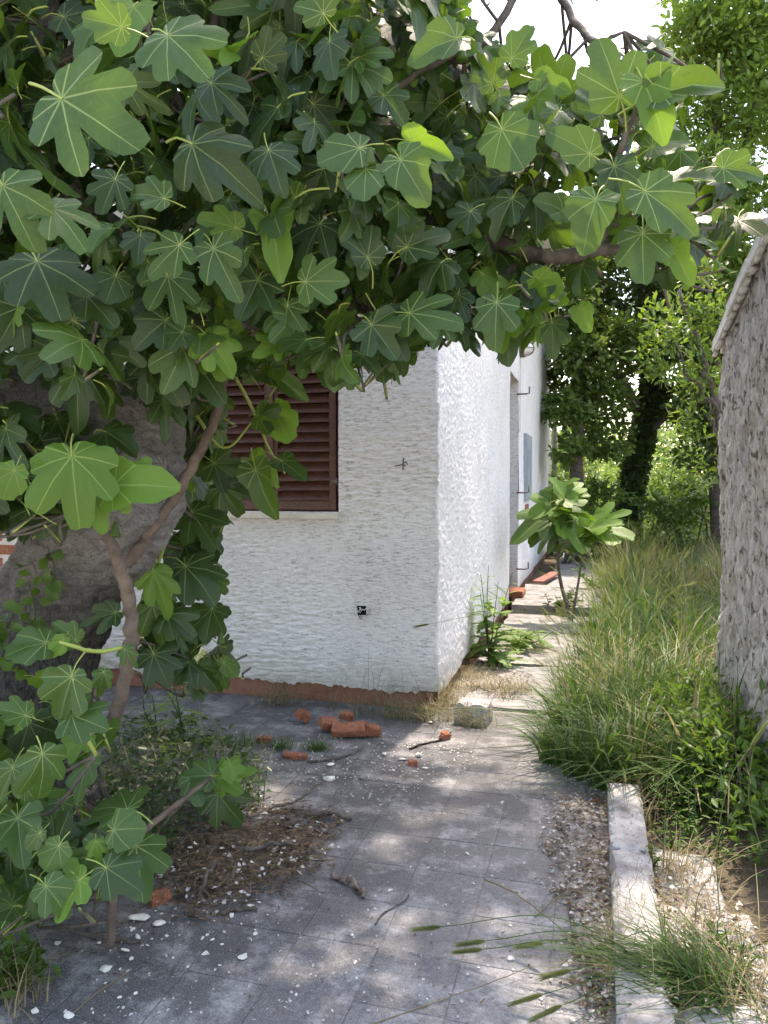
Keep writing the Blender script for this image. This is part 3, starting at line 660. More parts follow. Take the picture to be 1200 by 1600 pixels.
while n < 1300:
    px = R_.uniform(-500, 1180); py = R_.uniform(-560, 600)
    if not in_poly(px, py, CANOPY): continue
    if px > 700 and R_.random() < .25: continue
    if px > 850 and R_.random() < .45: continue
    if any((px-a)**2+(py-b_)**2 < (c*1.2)**2 for a, b_, c in GAPS): continue
    far = R_.random()
    lim = 3.9 if px < 650 else 3.2 if px < 900 else 2.7
    lo_ = 2.1 if px < 650 else 2.3
    D = lo_+(max(lim, lo_+.5)-lo_)*far
    n += 1
    shoot(at(px, py, D), CANOPY, R_.randint(4, 7), .07, .15, (.48, .43, .09), ALLS)
n = 0
while n < 55:      # extra crown above the frame and house corner, added to shade the path
    T = np.array((R_.uniform(-3.6, -.1), R_.uniform(2.8, 5.4), R_.uniform(3.35, 4.6))); u, v, D = proj(T)
    n += 1; shoot(T, CANOPY+[(-600, -3000)], 6, .13, .2, (.5, .4, .1), ALLS, .2) if v > -60 else shoot(T, [(-9e9, -9e9), (9e9, -9e9), (9e9, 0), (-9e9, 0)], 6, .14, .21, (.5, .4, .1), ALLS, .2)
n = 0
while n < 95:       # high outer boughs, out of view overhead, added to shade the tiled path
    T = np.array((R_.uniform(-1.5, .4), R_.uniform(4.3, 5.8), R_.uniform(4.6, 5.8))); n += 1
    shoot(T, [(-9e9, -9e9), (9e9, -9e9), (9e9, -15), (-9e9, -15)], 6, .15, .22, (.5, .4, .1), ALLS, .1)
MIDR = [(262,640),(330,560),(345,620),(360,740),(355,800),(390,830),(345,860),(350,930),(335,1000),(385,1030),(372,1075),(290,1085),(232,1065),(200,1000),(240,900),(272,850)]
n = 0
while n < 40:
    px, py = R_.uniform(200, 390), R_.uniform(560, 1080)
    if not in_poly(px, py, MIDR): continue
    n += 1; shoot(at(px, py, R_.uniform(3.25, 3.75)), MIDR, 4, .10, .19, (.75, .22, .03), ALLS, .6)
LOWL = [(-200,1030),(50,1040),(120,1050),(185,1070),(180,1160),(130,1190),(150,1240),(235,1290),(228,1390),(130,1435),(-60,1460),(-200,1460)]
n = 0
while n < 34:
    px, py = R_.uniform(-200, 230), R_.uniform(960, 1440)
    if not in_poly(px, py, LOWL): continue
    D = R_.uniform(2.2, 2.7); T = at(px, py, D)
    if T[2] < .08: T = at(px, py, 2.05)
    if T[2] < .05: continue
    n += 1; shoot(T, LOWL, 4, .09, .17, (.35, .5, .15), ALLS, .7)
LEFT = [(-300,640),(70,640),(112,700),(105,860),(40,850),(-300,880)]
n = 0
while n < 30:
    px, py = R_.uniform(-250, 110), R_.uniform(650, 850)
    if not in_poly(px, py, LEFT): continue
    n += 1; shoot(at(px, py, R_.uniform(2.2, 2.7)), LEFT, 4, .11, .18, (.7, .25, .05), ALLS, .7)
# single leaves one can point at: px, py of the petiole joint, px, py of the tip, distance, kind, tint
HERO = [(968,150,938,40,2.15,'3',1),(1030,146,1140,92,2.1,'n',1),(1006,128,1056,222,2.1,'n',2),(921,240,853,190,2.2,'b',1),(931,312,902,388,2.1,'b',1),(1008,299,1112,352,2.1,'3',1),(1130,262,1205,262,2.15,'3',1),
 (784,202,832,278,2.2,'b',1),(1004,365,1004,452,2.15,'3',1),(1050,390,1092,445,2.2,'n',2),(860,160,836,58,2.5,'5',0),(842,125,905,135,2.4,'n',2),(713,60,632,72,2.1,'b',1),(562,231,474,250,2.0,'b',1),
 (572,264,566,328,2.0,'b',1),(626,250,672,312,2.0,'b',1),(640,221,720,232,2.05,'n',2),(574,402,542,318,2.2,'3',0),(636,386,702,345,2.2,'3',0),(422,345,450,428,2.1,'n',2),(368,356,300,328,2.05,'3',2),(280,383,218,432,1.95,'5',1),
 (334,389,378,468,2.0,'3',1),(96,154,236,222,1.6,'5',1),(4,290,58,385,1.7,'5',1),(82,325,152,385,1.75,'5',1),(256,310,196,285,1.9,'3',1),(300,225,402,262,1.9,'5',0),(190,42,120,15,1.55,'3',1),(262,55,350,112,1.75,'5',1),(505,20,470,-40,1.9,'5',1),
 (517,533,526,607,2.35,'5',1),(449,478,438,548,2.25,'5',1),(478,440,556,428,2.1,'5',1),(640,489,735,488,2.25,'5',1),(594,494,645,562,2.3,'5',0),(598,560,602,608,2.5,'b',0),(776,473,770,552,2.3,'3',1),(790,515,800,568,2.5,'b',0),
 (862,505,872,562,2.6,'3',0),(905,482,925,515,2.5,'b',2),(118,568,130,658,2.2,'5',0),(60,538,34,604,2.15,'5',0),(220,504,244,553,2.3,'5',1),(236,556,288,640,2.35,'5',0),(302,560,362,632,2.4,'5',0),(131,532,186,572,2.2,'5',0),(136,463,194,512,2.1,'5',0),(58,408,112,508,2.0,'5',0),
 (255,625,268,690,2.5,'5',0),(112,712,122,838,2.15,'5',2),(60,690,30,790,2.5,'5',0),(15,690,-25,770,2.5,'5',0),(100,700,75,800,2.55,'5',0),(150,690,190,720,2.6,'3',0),(90,655,120,715,2.6,'5',0),(75,715,48,718,2.15,'b',2),(22,735,-6,790,2.1,'b',2),(178,758,292,742,2.25,'n',2),(182,760,205,802,2.25,'b',2),(150,785,160,838,2.25,'b',2),(62,762,70,846,2.4,'5',0),(45,695,15,775,2.55,'5',0),(80,700,98,778,2.6,'5',0),(20,670,60,720,2.6,'3',0),(85,790,100,850,2.6,'3',0),(165,675,220,690,2.5,'3',0),(212,740,235,712,2.3,'b',2),(118,728,90,700,2.2,'b',1),
 (335,724,392,758,3.2,'5',0),(345,762,385,815,3.2,'5',0),(300,800,345,860,3.2,'5',0),(240,893,272,955,2.9,'5',2),(290,885,352,935,3.1,'5',0),(180,957,124,968,2.75,'5',0),(238,945,262,1005,3.0,'5',1),(262,960,312,985,3.0,'5',0),
 (72,1004,-4,1010,2.3,'b',1),(118,1000,90,965,2.35,'3',1),(98,1000,70,1030,2.3,'b',2),(112,1057,82,1138,2.2,'5',1),(112,1118,180,1132,2.2,'5',1),(40,1118,-14,1095,2.2,'3',1),(162,1050,152,1088,2.3,'5',1),(195,1015,215,1045,2.4,'5',1),(240,1022,272,1078,3.1,'5',0),
 (350,1035,378,1062,3.2,'b',1),(312,1042,342,1082,3.2,'3',0),(295,1035,268,1070,3.2,'5',0),(66,1178,80,1262,2.1,'5',1),(20,1200,-10,1262,2.1,'5',1),(178,1297,232,1283,2.1,'b',1),(166,1356,232,1390,2.05,'3',0),(92,1322,60,1370,2.05,'b',1),(62,1302,30,1332,2.05,'b',1),(72,1385,118,1432,2.0,'3',1),(150,1315,152,1345,2.1,'5',2),
 (330,1212,272,1205,2.75,'5',1),(345,1215,400,1195,2.75,'5',2),(340,1240,385,1292,2.75,'5',0),(300,1215,318,1262,2.75,'3',1),(360,1195,372,1230,2.75,'b',2),
 (420,235,445,300,2.0,'5',0),(470,300,430,340,2.1,'5',1),(500,350,455,410,2.2,'5',0),(690,410,640,450,2.3,'5',0),(735,330,690,360,2.3,'5',0),(800,310,760,370,2.3,'3',0),(850,430,815,480,2.4,'b',0),(715,460,690,520,2.4,'5',0),(880,330,845,300,2.3,'b',1),(960,260,985,330,2.2,'3',0),(1020,230,1075,200,2.2,'b',1),(940,180,905,120,2.3,'b',1),
 (30,480,-20,560,2.1,'5',0),(180,280,150,340,1.9,'5',0),(200,130,260,170,1.85,'5',0),(330,130,395,170,1.9,'5',0),(410,90,450,40,2.0,'5',0),(560,90,610,60,2.1,'5',1),(600,150,640,185,2.1,'3',0),(770,130,745,75,2.4,'3',1),(800,90,830,30,2.4,'3',1)]
for (bx, by, tx, ty, D, kd, tint) in HERO:
    B = at(bx, by, D); px_len = math.hypot(tx-bx, ty-by)
    lean = R_.uniform(.1, .45); T = at(tx, ty, D*(1-.03*lean)); tv_ = T-B
    tw_ = unit(CAM-B); tip = unit(unit(tv_)+tw_*lean*.8-UP*.1)
    size = np.linalg.norm(tv_)*(.82+.2*lean)
    nor = tw_*1.0+UP*R_.uniform(.2, .7)+rv()*.18
    put(B, tip, nor, size, R_.choice(KIND[kd]), tint, 1)

# ------------------------------------------------------------------ fig tree: trunk, limbs, branches
fig_base = at(60, 1240, 2.95); fig_base[2] = 0
fig = empty('fig_tree', fig_base, 'old fig tree with thick grey trunk and large lobed leaves', 'tree')
def limb_pts(P): return np.array([at(x, y, D) for x, y, D, r in P]), np.array([r for *_, r in P])
def cat2(P, k=6):
    pts, r = limb_pts(P); A = catmull(np.column_stack((pts, r)), k); return A[:, :3], A[:, 3]
trunkP = [(45,1330,3.12,.33),(45,1200,3.12,.28),(55,1060,3.12,.24),(80,950,3.08,.215),(128,870,2.98,.225),(185,775,2.88,.235),(205,690,2.92,.195),(225,600,3.05,.14)]
leftP = [(195,700,2.98,.16),(120,650,2.95,.125),(40,628,2.92,.115),(-80,605,2.88,.11),(-260,540,2.8,.10),(-420,440,2.75,.08)]
rightP = [(200,700,3.0,.16),(250,590,3.05,.12),(330,510,3.05,.105),(385,490,3.05,.075),(470,430,3.0,.055),(560,380,2.9,.045)]
knotP = [(330,520,3.05,.085),(352,500,2.93,.075),(356,496,2.86,.062)]
upP = [(400,495,3.1,.06),(310,455,3.1,.072),(240,415,3.08,.065),(170,360,3.0,.062),(100,270,2.85,.058),(66,140,2.7,.05),(72,0,2.6,.046),(90,-180,2.5,.04)]
tb = MB()
for P in (trunkP, leftP, rightP, knotP):
    pts, r = cat2(P, 8); tb.tube(pts, r, 20)
o = wlink('trunk', tb.mesh('trunk', [M['bark']], True), fig)
rm = o.modifiers.new('remesh', 'REMESH'); rm.mode = 'VOXEL'; rm.voxel_size = .009; rm.use_smooth_shade = True
sm = o.modifiers.new('smooth', 'SMOOTH'); sm.factor = .6; sm.iterations = 10
for nm, sc_, st_ in (('bark_lumps', .22, .09), ('bark_ridges', .07, .04), ('bark_grain', .025, .018)):
    tx = bpy.data.textures.new(nm, 'CLOUDS'); tx.noise_scale = sc_; tx.noise_depth = 3
    dm = o.modifiers.new(nm, 'DISPLACE'); dm.texture = tx; dm.strength = st_; dm.mid_level = .5; dm.texture_coords = 'LOCAL'
b = MB(); kp = at(356, 494, 2.83)
for k, rr_ in enumerate((.05, .036, .02)):
    ringp = [kp+RIGHT*(rr_*math.cos(a))+UPV*(rr_*1.1*math.sin(a)) for a in np.linspace(0, 6.28, 15)]; b.tube(ringp, .011, 6, 0, False)
wlink('cut_knot', b.mesh('cut_knot', [M['bark']], True), fig)
BR = []
def branch(P, name='branch', m='bark_dark', sides=9, wob=.004):
    pts, r = cat2(P, 7)
    pts = pts+np.array([rv()*wob*(0 if i in (0,) else 1) for i in range(len(pts))])*np.minimum(1, r/.02)[:, None]
    b = MB(); b.tube(pts, r*np.array([1+R_.uniform(-.05, .05)+(.05 if name == 'young_stem' and q_ % 3 == 0 else 0) for q_, _ in enumerate(r)]), sides); BR.append((pts, r)); return wlink(name, b.mesh(name, [M[m]], True), fig)
branch(upP, 'limb', 'bark', 12)
branch([(66,140,2.7,.04),(110,90,2.6,.03),(190,60,2.5,.022),(260,70,2.5,.014)])
branch([(60,180,2.75,.04),(10,160,2.6,.03),(-60,60,2.5,.02)])
branch([(560,380,2.9,.045),(640,335,2.8,.038),(690,375,2.7,.032),(760,372,2.62,.03),(830,398,2.55,.027),(885,402,2.5,.025),(935,388,2.45,.022),(1000,390,2.4,.015),(1040,360,2.35,.008)])
branch([(830,398,2.55,.02),(790,430,2.6,.015),(700,470,2.6,.010),(640,500,2.55,.006)])
branch([(935,388,2.45,.016),(950,330,2.4,.013),(960,270,2.3,.011),(975,220,2.2,.009),(1000,160,2.15,.006)])
branch([(600,360,2.85,.035),(640,310,2.7,.03),(590,270,2.6,.025),(560,160,2.4,.02),(500,130,2.35,.018),(452,118,2.3,.02),(455,40,2.25,.018),(440,-60,2.2,.014)])
branch([(452,125,2.3,.016),(450,180,2.35,.014),(440,230,2.4,.012)])
branch([(470,430,3.0,.04),(420,380,2.8,.03),(400,330,2.6,.025),(385,280,2.5,.02),(300,200,2.4,.02),(255,110,2.3,.016),(230,20,2.2,.012)])
branch([(640,335,2.8,.03),(660,260,2.7,.025),(700,130,2.6,.022),(690,100,2.5,.018),(740,90,2.4,.012)])
branch([(560,160,2.4,.016),(600,150,2.4,.012),(650,115,2.35,.010),(720,80,2.3,.006)])
branch([(620,300,2.75,.026),(700,300,2.8,.022),(790,350,2.8,.018),(850,300,2.7,.012),(880,240,2.5,.007)])
branch([(700,130,2.6,.02),(760,60,2.6,.015),(830,-40,2.6,.012)])
branch([(860,-30,2.7,.014),(900,35,2.6,.013),(930,65,2.5,.010),(975,50,2.45,.004)])
branch([(500,130,2.35,.014),(490,90,2.3,.012),(470,60,2.3,.01),(520,-20,2.2,.008)])
branch([(350,440,2.95,.03),(340,330,2.7,.022),(300,220,2.5,.018),(330,60,2.3,.014),(350,-60,2.2,.01)])
branch([(470,430,3.0,.03),(540,470,2.8,.018),(590,490,2.6,.010)])
branch([(190,395,3.05,.03),(130,440,2.8,.018),(60,480,2.5,.01)])
# young stems rising from the foot of the trunk
branch([(198,885,2.72,.018),(225,845,2.75,.020),(275,770,2.8,.020),(325,680,2.85,.019),(350,600,2.9,.017),(365,530,2.95,.014)], 'young_stem', 'bark_young', 10, .004)
branch([(176,1130,2.6,.024),(200,1040,2.6,.023),(205,990,2.58,.023),(200,930,2.55,.022),(182,870,2.5,.020),(160,825,2.45,.016),(140,790,2.4,.010)], 'young_stem', 'bark_young', 10, .004)
branch([(215,1000,3.1,.008),(235,920,3.1,.008),(262,840,3.1,.007),(290,790,3.1,.005)], 'young_stem', 'petiole', 7, .002)
branch([(205,1010,3.15,.009),(225,930,3.15,.008),(250,850,3.15,.007)], 'young_stem', 'petiole', 7, .002)
branch([(190,1012,2.4,.006),(150,1018,2.35,.007),(110,1008,2.3,.006),(85,1000,2.3,.004)], 'young_stem', 'petiole', 7, .002)
branch([(150,1180,2.25,.006),(125,1130,2.2,.006),(115,1060,2.2,.005)], 'young_stem', 'petiole', 7, .002)
branch([(352,560,3.1,.008),(395,640,3.2,.007),(420,700,3.2,.005),(445,740,3.2,.003)], 'young_stem', 'petiole', 7, .002)
branch([(300,640,3.2,.008),(350,700,3.2,.006),(400,650,3.2,.004),(440,590,3.2,.003)], 'young_stem', 'petiole', 7, .002)
branch([(172,1480,2.3,.012),(190,1340,2.3,.012),(260,1270,2.5,.010),(330,1215,2.75,.006)], 'young_stem', 'bark_young', 7, .003)
for (bx, by, tx, ty, D, kd, tint) in [(418,580,470,610,3.15,'n',1),(430,560,420,600,3.15,'b',2),(430,640,450,690,3.15,'b',2),(395,720,430,740,3.15,'n',2),(400,735,418,800,3.1,'n',1),(440,720,478,745,3.1,'n',0),(405,650,440,660,3.15,'3',1),(395,590,375,560,3.2,'5',0)]:
    B = at(bx, by, D); T = at(tx, ty, D-.05); put(B, T-B, (CAM-B)+UP*1.2+rv()*.8, np.linalg.norm(T-B)*1.05, R_.choice(KIND[kd]), tint, 1)
# twigs from each leafy tip back to the nearest branch
allp = np.vstack([p for p, r in BR]+[cat2(rightP, 8)[0], cat2(leftP, 8)[0], cat2(trunkP, 8)[0]])
tw = MB()
for T, ax in TIPS:
    d = np.linalg.norm(allp-T, axis=1); q = allp[np.argmin(d)]; dm_ = d.min()
    if dm_ > .4: q = T-unit(ax*(1, 1, 0))*.09+UP*.03+rv()*.01; dm_ = .1
    midp = (q+T)/2-UP*dm_*.12+rv()*dm_*.06
    L = max(.02, dm_)
    tw.tube(catmull([q, midp, T-ax*.07, T+ax*.01], 3), np.linspace(.006, .004, 10), 5, 0, False)
    tw.tube([T-ax*.06, T+ax*.02], [.0055, .003], 5, 1)
tag(wlink('twigs', tw.mesh('twigs', [M['bark_dark'], M['petiole']], True), fig), kind='stuff')
# fruit
for (x, y, D) in ((180,830,2.4),(722,85,2.25),(730,72,2.3),(578,248,2.0),(345,1000,3.1)):
    b = MB(); c = at(x, y, D); pts = catmull([c+UP*.03, c+UP*.012, c-UP*.012, c-UP*.02], 4); b.tube(pts, np.interp(np.linspace(0, 1, len(pts)), [0, .3, .7, .95, 1], [.004, .010, .018, .011, .002]), 10)
    wlink('fruit', b.mesh('fruit', [M['weed']], True), fig)
# which leaves the picture shows largest: a coarse depth buffer of leaf discs
GW, GH = 300, 400; ids = np.full((GH, GW), -1); zb = np.full((GH, GW), 1e9)
yy, xx = np.mgrid[0:GH, 0:GW]
for i, (B, Rm, s, sh, ti, pr) in enumerate(LEAVES):
    c = B+Rm[:, 1]*s*.45; u, v, D = proj(c)
    if D < .3: continue
    rr_ = s*.42*F/D/4*max(.35, abs(float(Rm[:, 2] @ unit(CAM-c)))); cu, cv = u/4, v/4
    x0, x1, y0, y1 = int(max(0, cu-rr_)), int(min(GW, cu+rr_+1)), int(max(0, cv-rr_)), int(min(GH, cv+rr_+1))
    if x0 >= x1 or y0 >= y1: continue
    sl = np.s_[y0:y1, x0:x1]; m_ = ((xx[sl]-cu)**2+(yy[sl]-cv)**2 < rr_*rr_) & (zb[sl] > D); zb[sl][m_] = D; ids[sl][m_] = i
cnt = np.bincount(ids[ids >= 0], minlength=len(LEAVES)); order = sorted(range(len(LEAVES)), key=lambda i: -cnt[i]-1000*0)
single = set(order[:298])
acc = {0: [], 1: []}
Vs, T3, Q4, MI3, MI4, UVs = [], [], [], [], [], []; off = 0
for i, (B, Rm, s, sh, ti, pr) in enumerate(LEAVES):
    if i in single:
        Mx = Matrix.Identity(4)
        for a in range(3):
            for c in range(3): Mx[a][c] = Rm[a, c]*s
            Mx[a][3] = B[a]
        wlink('leaf', leaf_mesh(sh, ti), fig, Mx)
    else:
        V, tri, q, q2, uv = SHAPES[sh]; Vs.append(V @ (Rm*s).T+B); UVs.append(uv)
        T3.append(tri+off); MI3.append(np.full(len(tri), ti)); Q4.append(q+off); MI4.append(np.full(len(q), ti)); Q4.append(q2+off); MI4.append(np.full(len(q2), 3)); off += len(V)
me = np_mesh('foliage', np.vstack(Vs), [np.vstack(T3), np.vstack(Q4)], [M[k] for k in LM]+[M['petiole']], [np.concatenate(MI3), np.concatenate(MI4)], True, np.vstack(UVs))
tag(wlink('foliage', me, fig), kind='stuff')
print('fig leaves', len(LEAVES), 'single', len(single))

# ------------------------------------------------------------------ leaf clouds, blades, plants
NR = np.random.default_rng(23)
M['grass_deep'] = small_leaf('deep_grass_blade', (.035, .075, .02), (.075, .13, .04), (.13, .24, .03), .3, .45)
M['thistle'] = small_leaf('thistle_leaf', (.085, .16, .04), (.15, .24, .06), (.26, .42, .05), .35, .5)
def leaf_arrays(P, T, N, L, W, bend=.15):
    """folded six-point leaves: base, sides, tip"""
    T = unit(T); N = unit(N-T*np.sum(N*T, 1, keepdims=True)); X = np.cross(T, N); L = L[:, None]; W = W[:, None]; n = len(P)
    v = np.stack((P, P+T*L*.3-X*W*.42+N*W*.14, P+T*L*.65-X*W*.40+N*W*.12-N*L*bend*.4, P+T*L-N*L*bend, P+T*L*.65+X*W*.40+N*W*.12-N*L*bend*.4, P+T*L*.3+X*W*.42+N*W*.14), 1)
    b = (np.arange(n)*6)[:, None]
    return v.reshape(-1, 3), np.concatenate((b+np.array([[0, 3, 2, 1]]), b+np.array([[0, 5, 4, 3]])))
def small_arrays(P, T, N, L, W):
    T = unit(T); N = unit(N-T*np.sum(N*T, 1, keepdims=True)); X = np.cross(T, N); L = L[:, None]; W = W[:, None]; n = len(P)
    v = np.stack((P, P+T*L*.45-X*W*.5+N*W*.15, P+T*L, P+T*L*.45+X*W*.5+N*W*.15), 1); b = (np.arange(n)*4)[:, None]
    return v.reshape(-1, 3), np.concatenate((b+np.array([[0, 2, 1]]), b+np.array([[0, 3, 2]])))
def cloud_pts(blobs, n, per=45, spread=.22, shell=.55):
    vol = np.array([np.prod(r) for c, r in blobs])**.8; k = NR.choice(len(blobs), max(1, n//per), p=vol/vol.sum())
    C = np.array([blobs[i][0] for i in k]); Rr = np.array([blobs[i][1] for i in k])
    d = unit(NR.standard_normal((len(k), 3))); rad = (shell+(1-shell)*NR.random(len(k))**.7)[:, None]; cl = C+d*Rr*rad
    j = NR.integers(0, len(k), n); o = NR.standard_normal((n, 3)); o[:, 2] *= .7
    return cl[j]+o*spread*Rr[j].mean(1, keepdims=True), unit(d[j]+.6*unit(o))
def cloud(blobs, n, L, W, m, name, parent=None, per=45, spread=.22, shell=.55, six=False, droop=.2):
    P, O = cloud_pts(blobs, n, per, spread, shell)
    T = O+NR.standard_normal((n, 3))*.7; T[:, 2] -= droop; N = NR.standard_normal((n, 3))*.6+O*.4; N[:, 2] += .8
    s = NR.uniform(.65, 1.25, n)
    V, Fc = (leaf_arrays if six else small_arrays)(P, T, N, L*s, W*s)
    ok = V[:, 2] > -.02
    V[:, 2] = np.maximum(V[:, 2], .005)
    return np_mesh(name, V, [Fc], [m], smooth=False)
def pxblobs(lst): 
    out = []
    for (x, y, r, D, *k) in lst:
        R1 = r*D/F; out.append((at(x, y, D), np.array((R1, R1*(k[1] if len(k) > 1 else 1), R1*(k[0] if k else .85)))))
    return out
def blade_arrays(P, H, lean, W, seg=4, curl=1.0):
    """grass ribbons; P roots, lean horizontal vectors (length = sideways reach / height)"""
    n = len(P); t = np.linspace(0, 1, seg+1); side = unit(np.cross(np.column_stack((lean[:, :2], np.zeros(n))), (0, 0, 1))+NR.standard_normal((n, 3))*.35*np.array((1, 1, 0)))
    out = np.zeros((n, seg+1, 2, 3))
    for i, tt in enumerate(t):
        c = P+np.column_stack((lean[:, :2]*(H*(tt**2)*curl)[:, None], H*(tt-.38*np.minimum(1.6, np.linalg.norm(lean[:, :2], axis=1))*tt**2.2)))
        w = (W*(1-tt**1.6)*.5+.0004)[:, None]; out[:, i, 0] = c-side*w; out[:, i, 1] = c+side*w
    b = (np.arange(n)*(2*(seg+1)))[:, None]; Fc = np.concatenate([b+np.array([[2*i, 2*i+1, 2*i+3, 2*i+2]]) for i in range(seg)])
    return out.reshape(-1, 3), Fc
class Acc:
    def __init__(s): s.V = []; s.F = []; s.mi = []; s.n = 0
    def add(s, V, Fc, m=0): s.V.append(V); s.F.append(np.asarray(Fc)+s.n); s.mi.append(np.full(len(Fc), m)); s.n += len(V)
    def mesh(s, name, mats, smooth=False):
        by = {}
        for f, m in zip(s.F, s.mi): by.setdefault(f.shape[1], []).append((f, m))
        Fs = [np.vstack([f for f, _ in v]) for v in by.values()]; mi = [np.concatenate([m for _, m in v]) for v in by.values()]
        return np_mesh(name, np.vstack(s.V), Fs, mats, mi, smooth)
def mesh_rand(n, s): return NR.standard_normal((n, 3))*s

# ---- trees and bushes beyond the passage
def trunk_mesh(P, m, sides=10):
    pts, r = cat2(P, 6); b = MB(); b.tube(pts+np.array([rv()*.02 for _ in pts]), r, sides); return b.mesh('trunk', [m], True)
def tree(name, label, tp, blobs, n, L, W, m, branches=(), six=False, per=45, spread=.22, shell=.5, group=None, droop=.2):
    base = at(*tp[0][:3]); base[2] = 0
    e = empty(name, base, label, 'tree', group)
    wlink('trunk', trunk_mesh(tp, M['bark_dark']), e)
    for bp in branches:
        pts, r = cat2(bp, 5); b = MB(); b.tube(pts+np.array([rv()*.03 for _ in pts]), r, 7); wlink('branch', b.mesh('branch', [M['bark_dark']], True), e)
    wlink('crown', cloud(pxblobs(blobs), n, L, W, m, 'crown', None, per, spread, shell, six, droop), e); return e
ivt = tree('ivy_clad_tree', 'dark tree with ivy-covered trunk standing at the end of the passage', [(975,860,15,.17),(985,780,15,.155),(1002,690,15,.15),(1020,610,15,.145),(1015,530,15,.12),(1000,430,15,.15),(990,330,15,.08)],
    [(920,530,75,14.6),(985,450,95,15),(1075,460,90,15),(915,420,75,15),(1050,360,100,15),(890,600,42,14.5,.6),(955,590,60,14.4,.6),(1085,570,60,14.6,.7),(940,650,60,14.6,.5),(1095,640,55,14.6,.8),(1010,540,70,15.4),(880,480,50,14.8),(1060,640,40,14.6,.5),(960,330,80,15.5)], 21000, .13, .08, M['bg_dark'],
    [[(1010,600,15,.12),(1050,560,14.7,.08),(1100,520,14.4,.04)],[(1005,640,15,.12),(940,560,14.8,.08),(880,530,14.5,.03)],[(1018,560,15,.14),(960,470,15,.08),(920,400,15,.04)],[(1015,540,15,.12),(1070,430,15,.08),(1100,330,15,.03)],[(1000,690,15,.07),(1050,640,14.7,.05),(1090,600,14.5,.02)]], per=60, spread=.20, shell=.35)
tree('hackberry_tree', 'mid-green leafy tree filling the gap beside the house downpipe', [(905,880,13.5,.13),(900,720,13.5,.12),(905,600,13.5,.1),(900,480,13.5,.06),(905,400,13.5,.03)],
    [(892,470,42,13.3),(905,555,48,13.2,.8),(935,615,46,13.4,.6),(885,640,34,13,.8),(955,530,50,13.6,.7),(900,410,45,13.6),(950,690,40,13.6,.6),(890,700,34,13,.7)], 8200, .12, .075, M['bush'], [[(905,600,13.5,.05),(940,560,13.4,.03),(965,520,13.4,.015)],[(902,660,13.5,.05),(930,625,13.4,.03),(955,605,13.4,.015)]], False, 40, .22, .3)
P = []; pts, r = cat2([(975,880,15,.19),(985,780,15,.17),(1002,690,15,.165),(1020,610,15,.16),(1015,530,15,.14)], 40)
k = NR.integers(0, len(pts), 5200); an = NR.random(5200)*6.28; cr = np.stack((np.cos(an), np.sin(an), NR.normal(0, .2, 5200)), 1)
P = pts[k]+cr*(r[k]*NR.uniform(.9, 1.3, 5200))[:, None]; T = cr*.5+mesh_rand(5200, .5); T[:, 2] -= .5
V, Fc = small_arrays(P, T, cr+mesh_rand(5200, .4), NR.uniform(.08, .16, 5200), NR.uniform(.07, .13, 5200)); wlink('ivy', np_mesh('ivy', V, [Fc], [M['ivy']]), ivt)
tree('laurel_tree', 'laurel with glossy pale green leaves leaning over the outbuilding roof edge', [(1150,900,7.6,.06),(1140,760,7.6,.05),(1120,640,7.6,.04),(1090,540,7.6,.025),(1060,450,7.6,.012)],
    [(1052,545,40,7.4,.9),(1090,505,48,7.5,1.1),(1098,590,40,7.6,1),(1030,500,34,7.3,1),(1108,440,34,7.7),(1100,660,32,7.7,1.1),(1105,730,30,7.7,1.2),(1040,585,26,7.4)], 1500, .085, .034, M['bg_mid'],
    [[(1120,640,7.6,.025),(1080,580,7.5,.015),(1040,500,7.3,.006)],[(1130,700,7.6,.025),(1105,640,7.6,.012),(1090,600,7.6,.006)]], True, 14, .3, .2, None, -.2)
tree('bay_tree', 'tall yellow-green bay tree against the blue sky at the top', [(1180,900,11,.16),(1170,700,11,.15),(1150,500,11,.13),(1130,300,11,.10),(1110,150,11,.06),(1100,20,11,.03)],
    [(1125,70,75,11),(1062,175,55,10.8),(1165,180,70,11),(1110,285,75,11),(1185,320,55,11),(1080,60,50,11),(1180,40,60,11),(1120,-60,80,11),(1035,120,28,10.7),(1045,250,45,11),(1175,430,45,10.6),(1150,370,45,10.5),(1210,120,80,11.3),(1030,330,40,11.2)], 15000, .14, .055, M['bg_light'],
    [[(1140,400,11,.08),(1080,280,11,.05),(1050,190,10.9,.02)],[(1130,300,11,.07),(1170,200,11,.04),(1190,100,11,.02)],[(1120,220,11,.06),(1090,120,11,.03),(1070,60,11,.015)],[(1150,450,11,.06),(1070,390,11,.04),(1000,370,11,.02)]], True, 26, .24, .3, None, -.15)
tree('evergreen_tree', 'shaded evergreen crown between the bay tree and the ivy-clad trunk', [(1130,880,13,.2),(1120,650,13,.18),(1100,480,13,.12),(1080,360,13,.06)],
    [(1085,330,60,13),(1030,330,55,13.4),(1120,420,60,13),(1110,520,55,13),(1120,620,50,13),(1115,700,50,13,1),(1150,480,50,13)], 8000, .13, .075, M['bg_dark'], [], False, 45, .24, .3)
bl = ('bush', 'shrub')
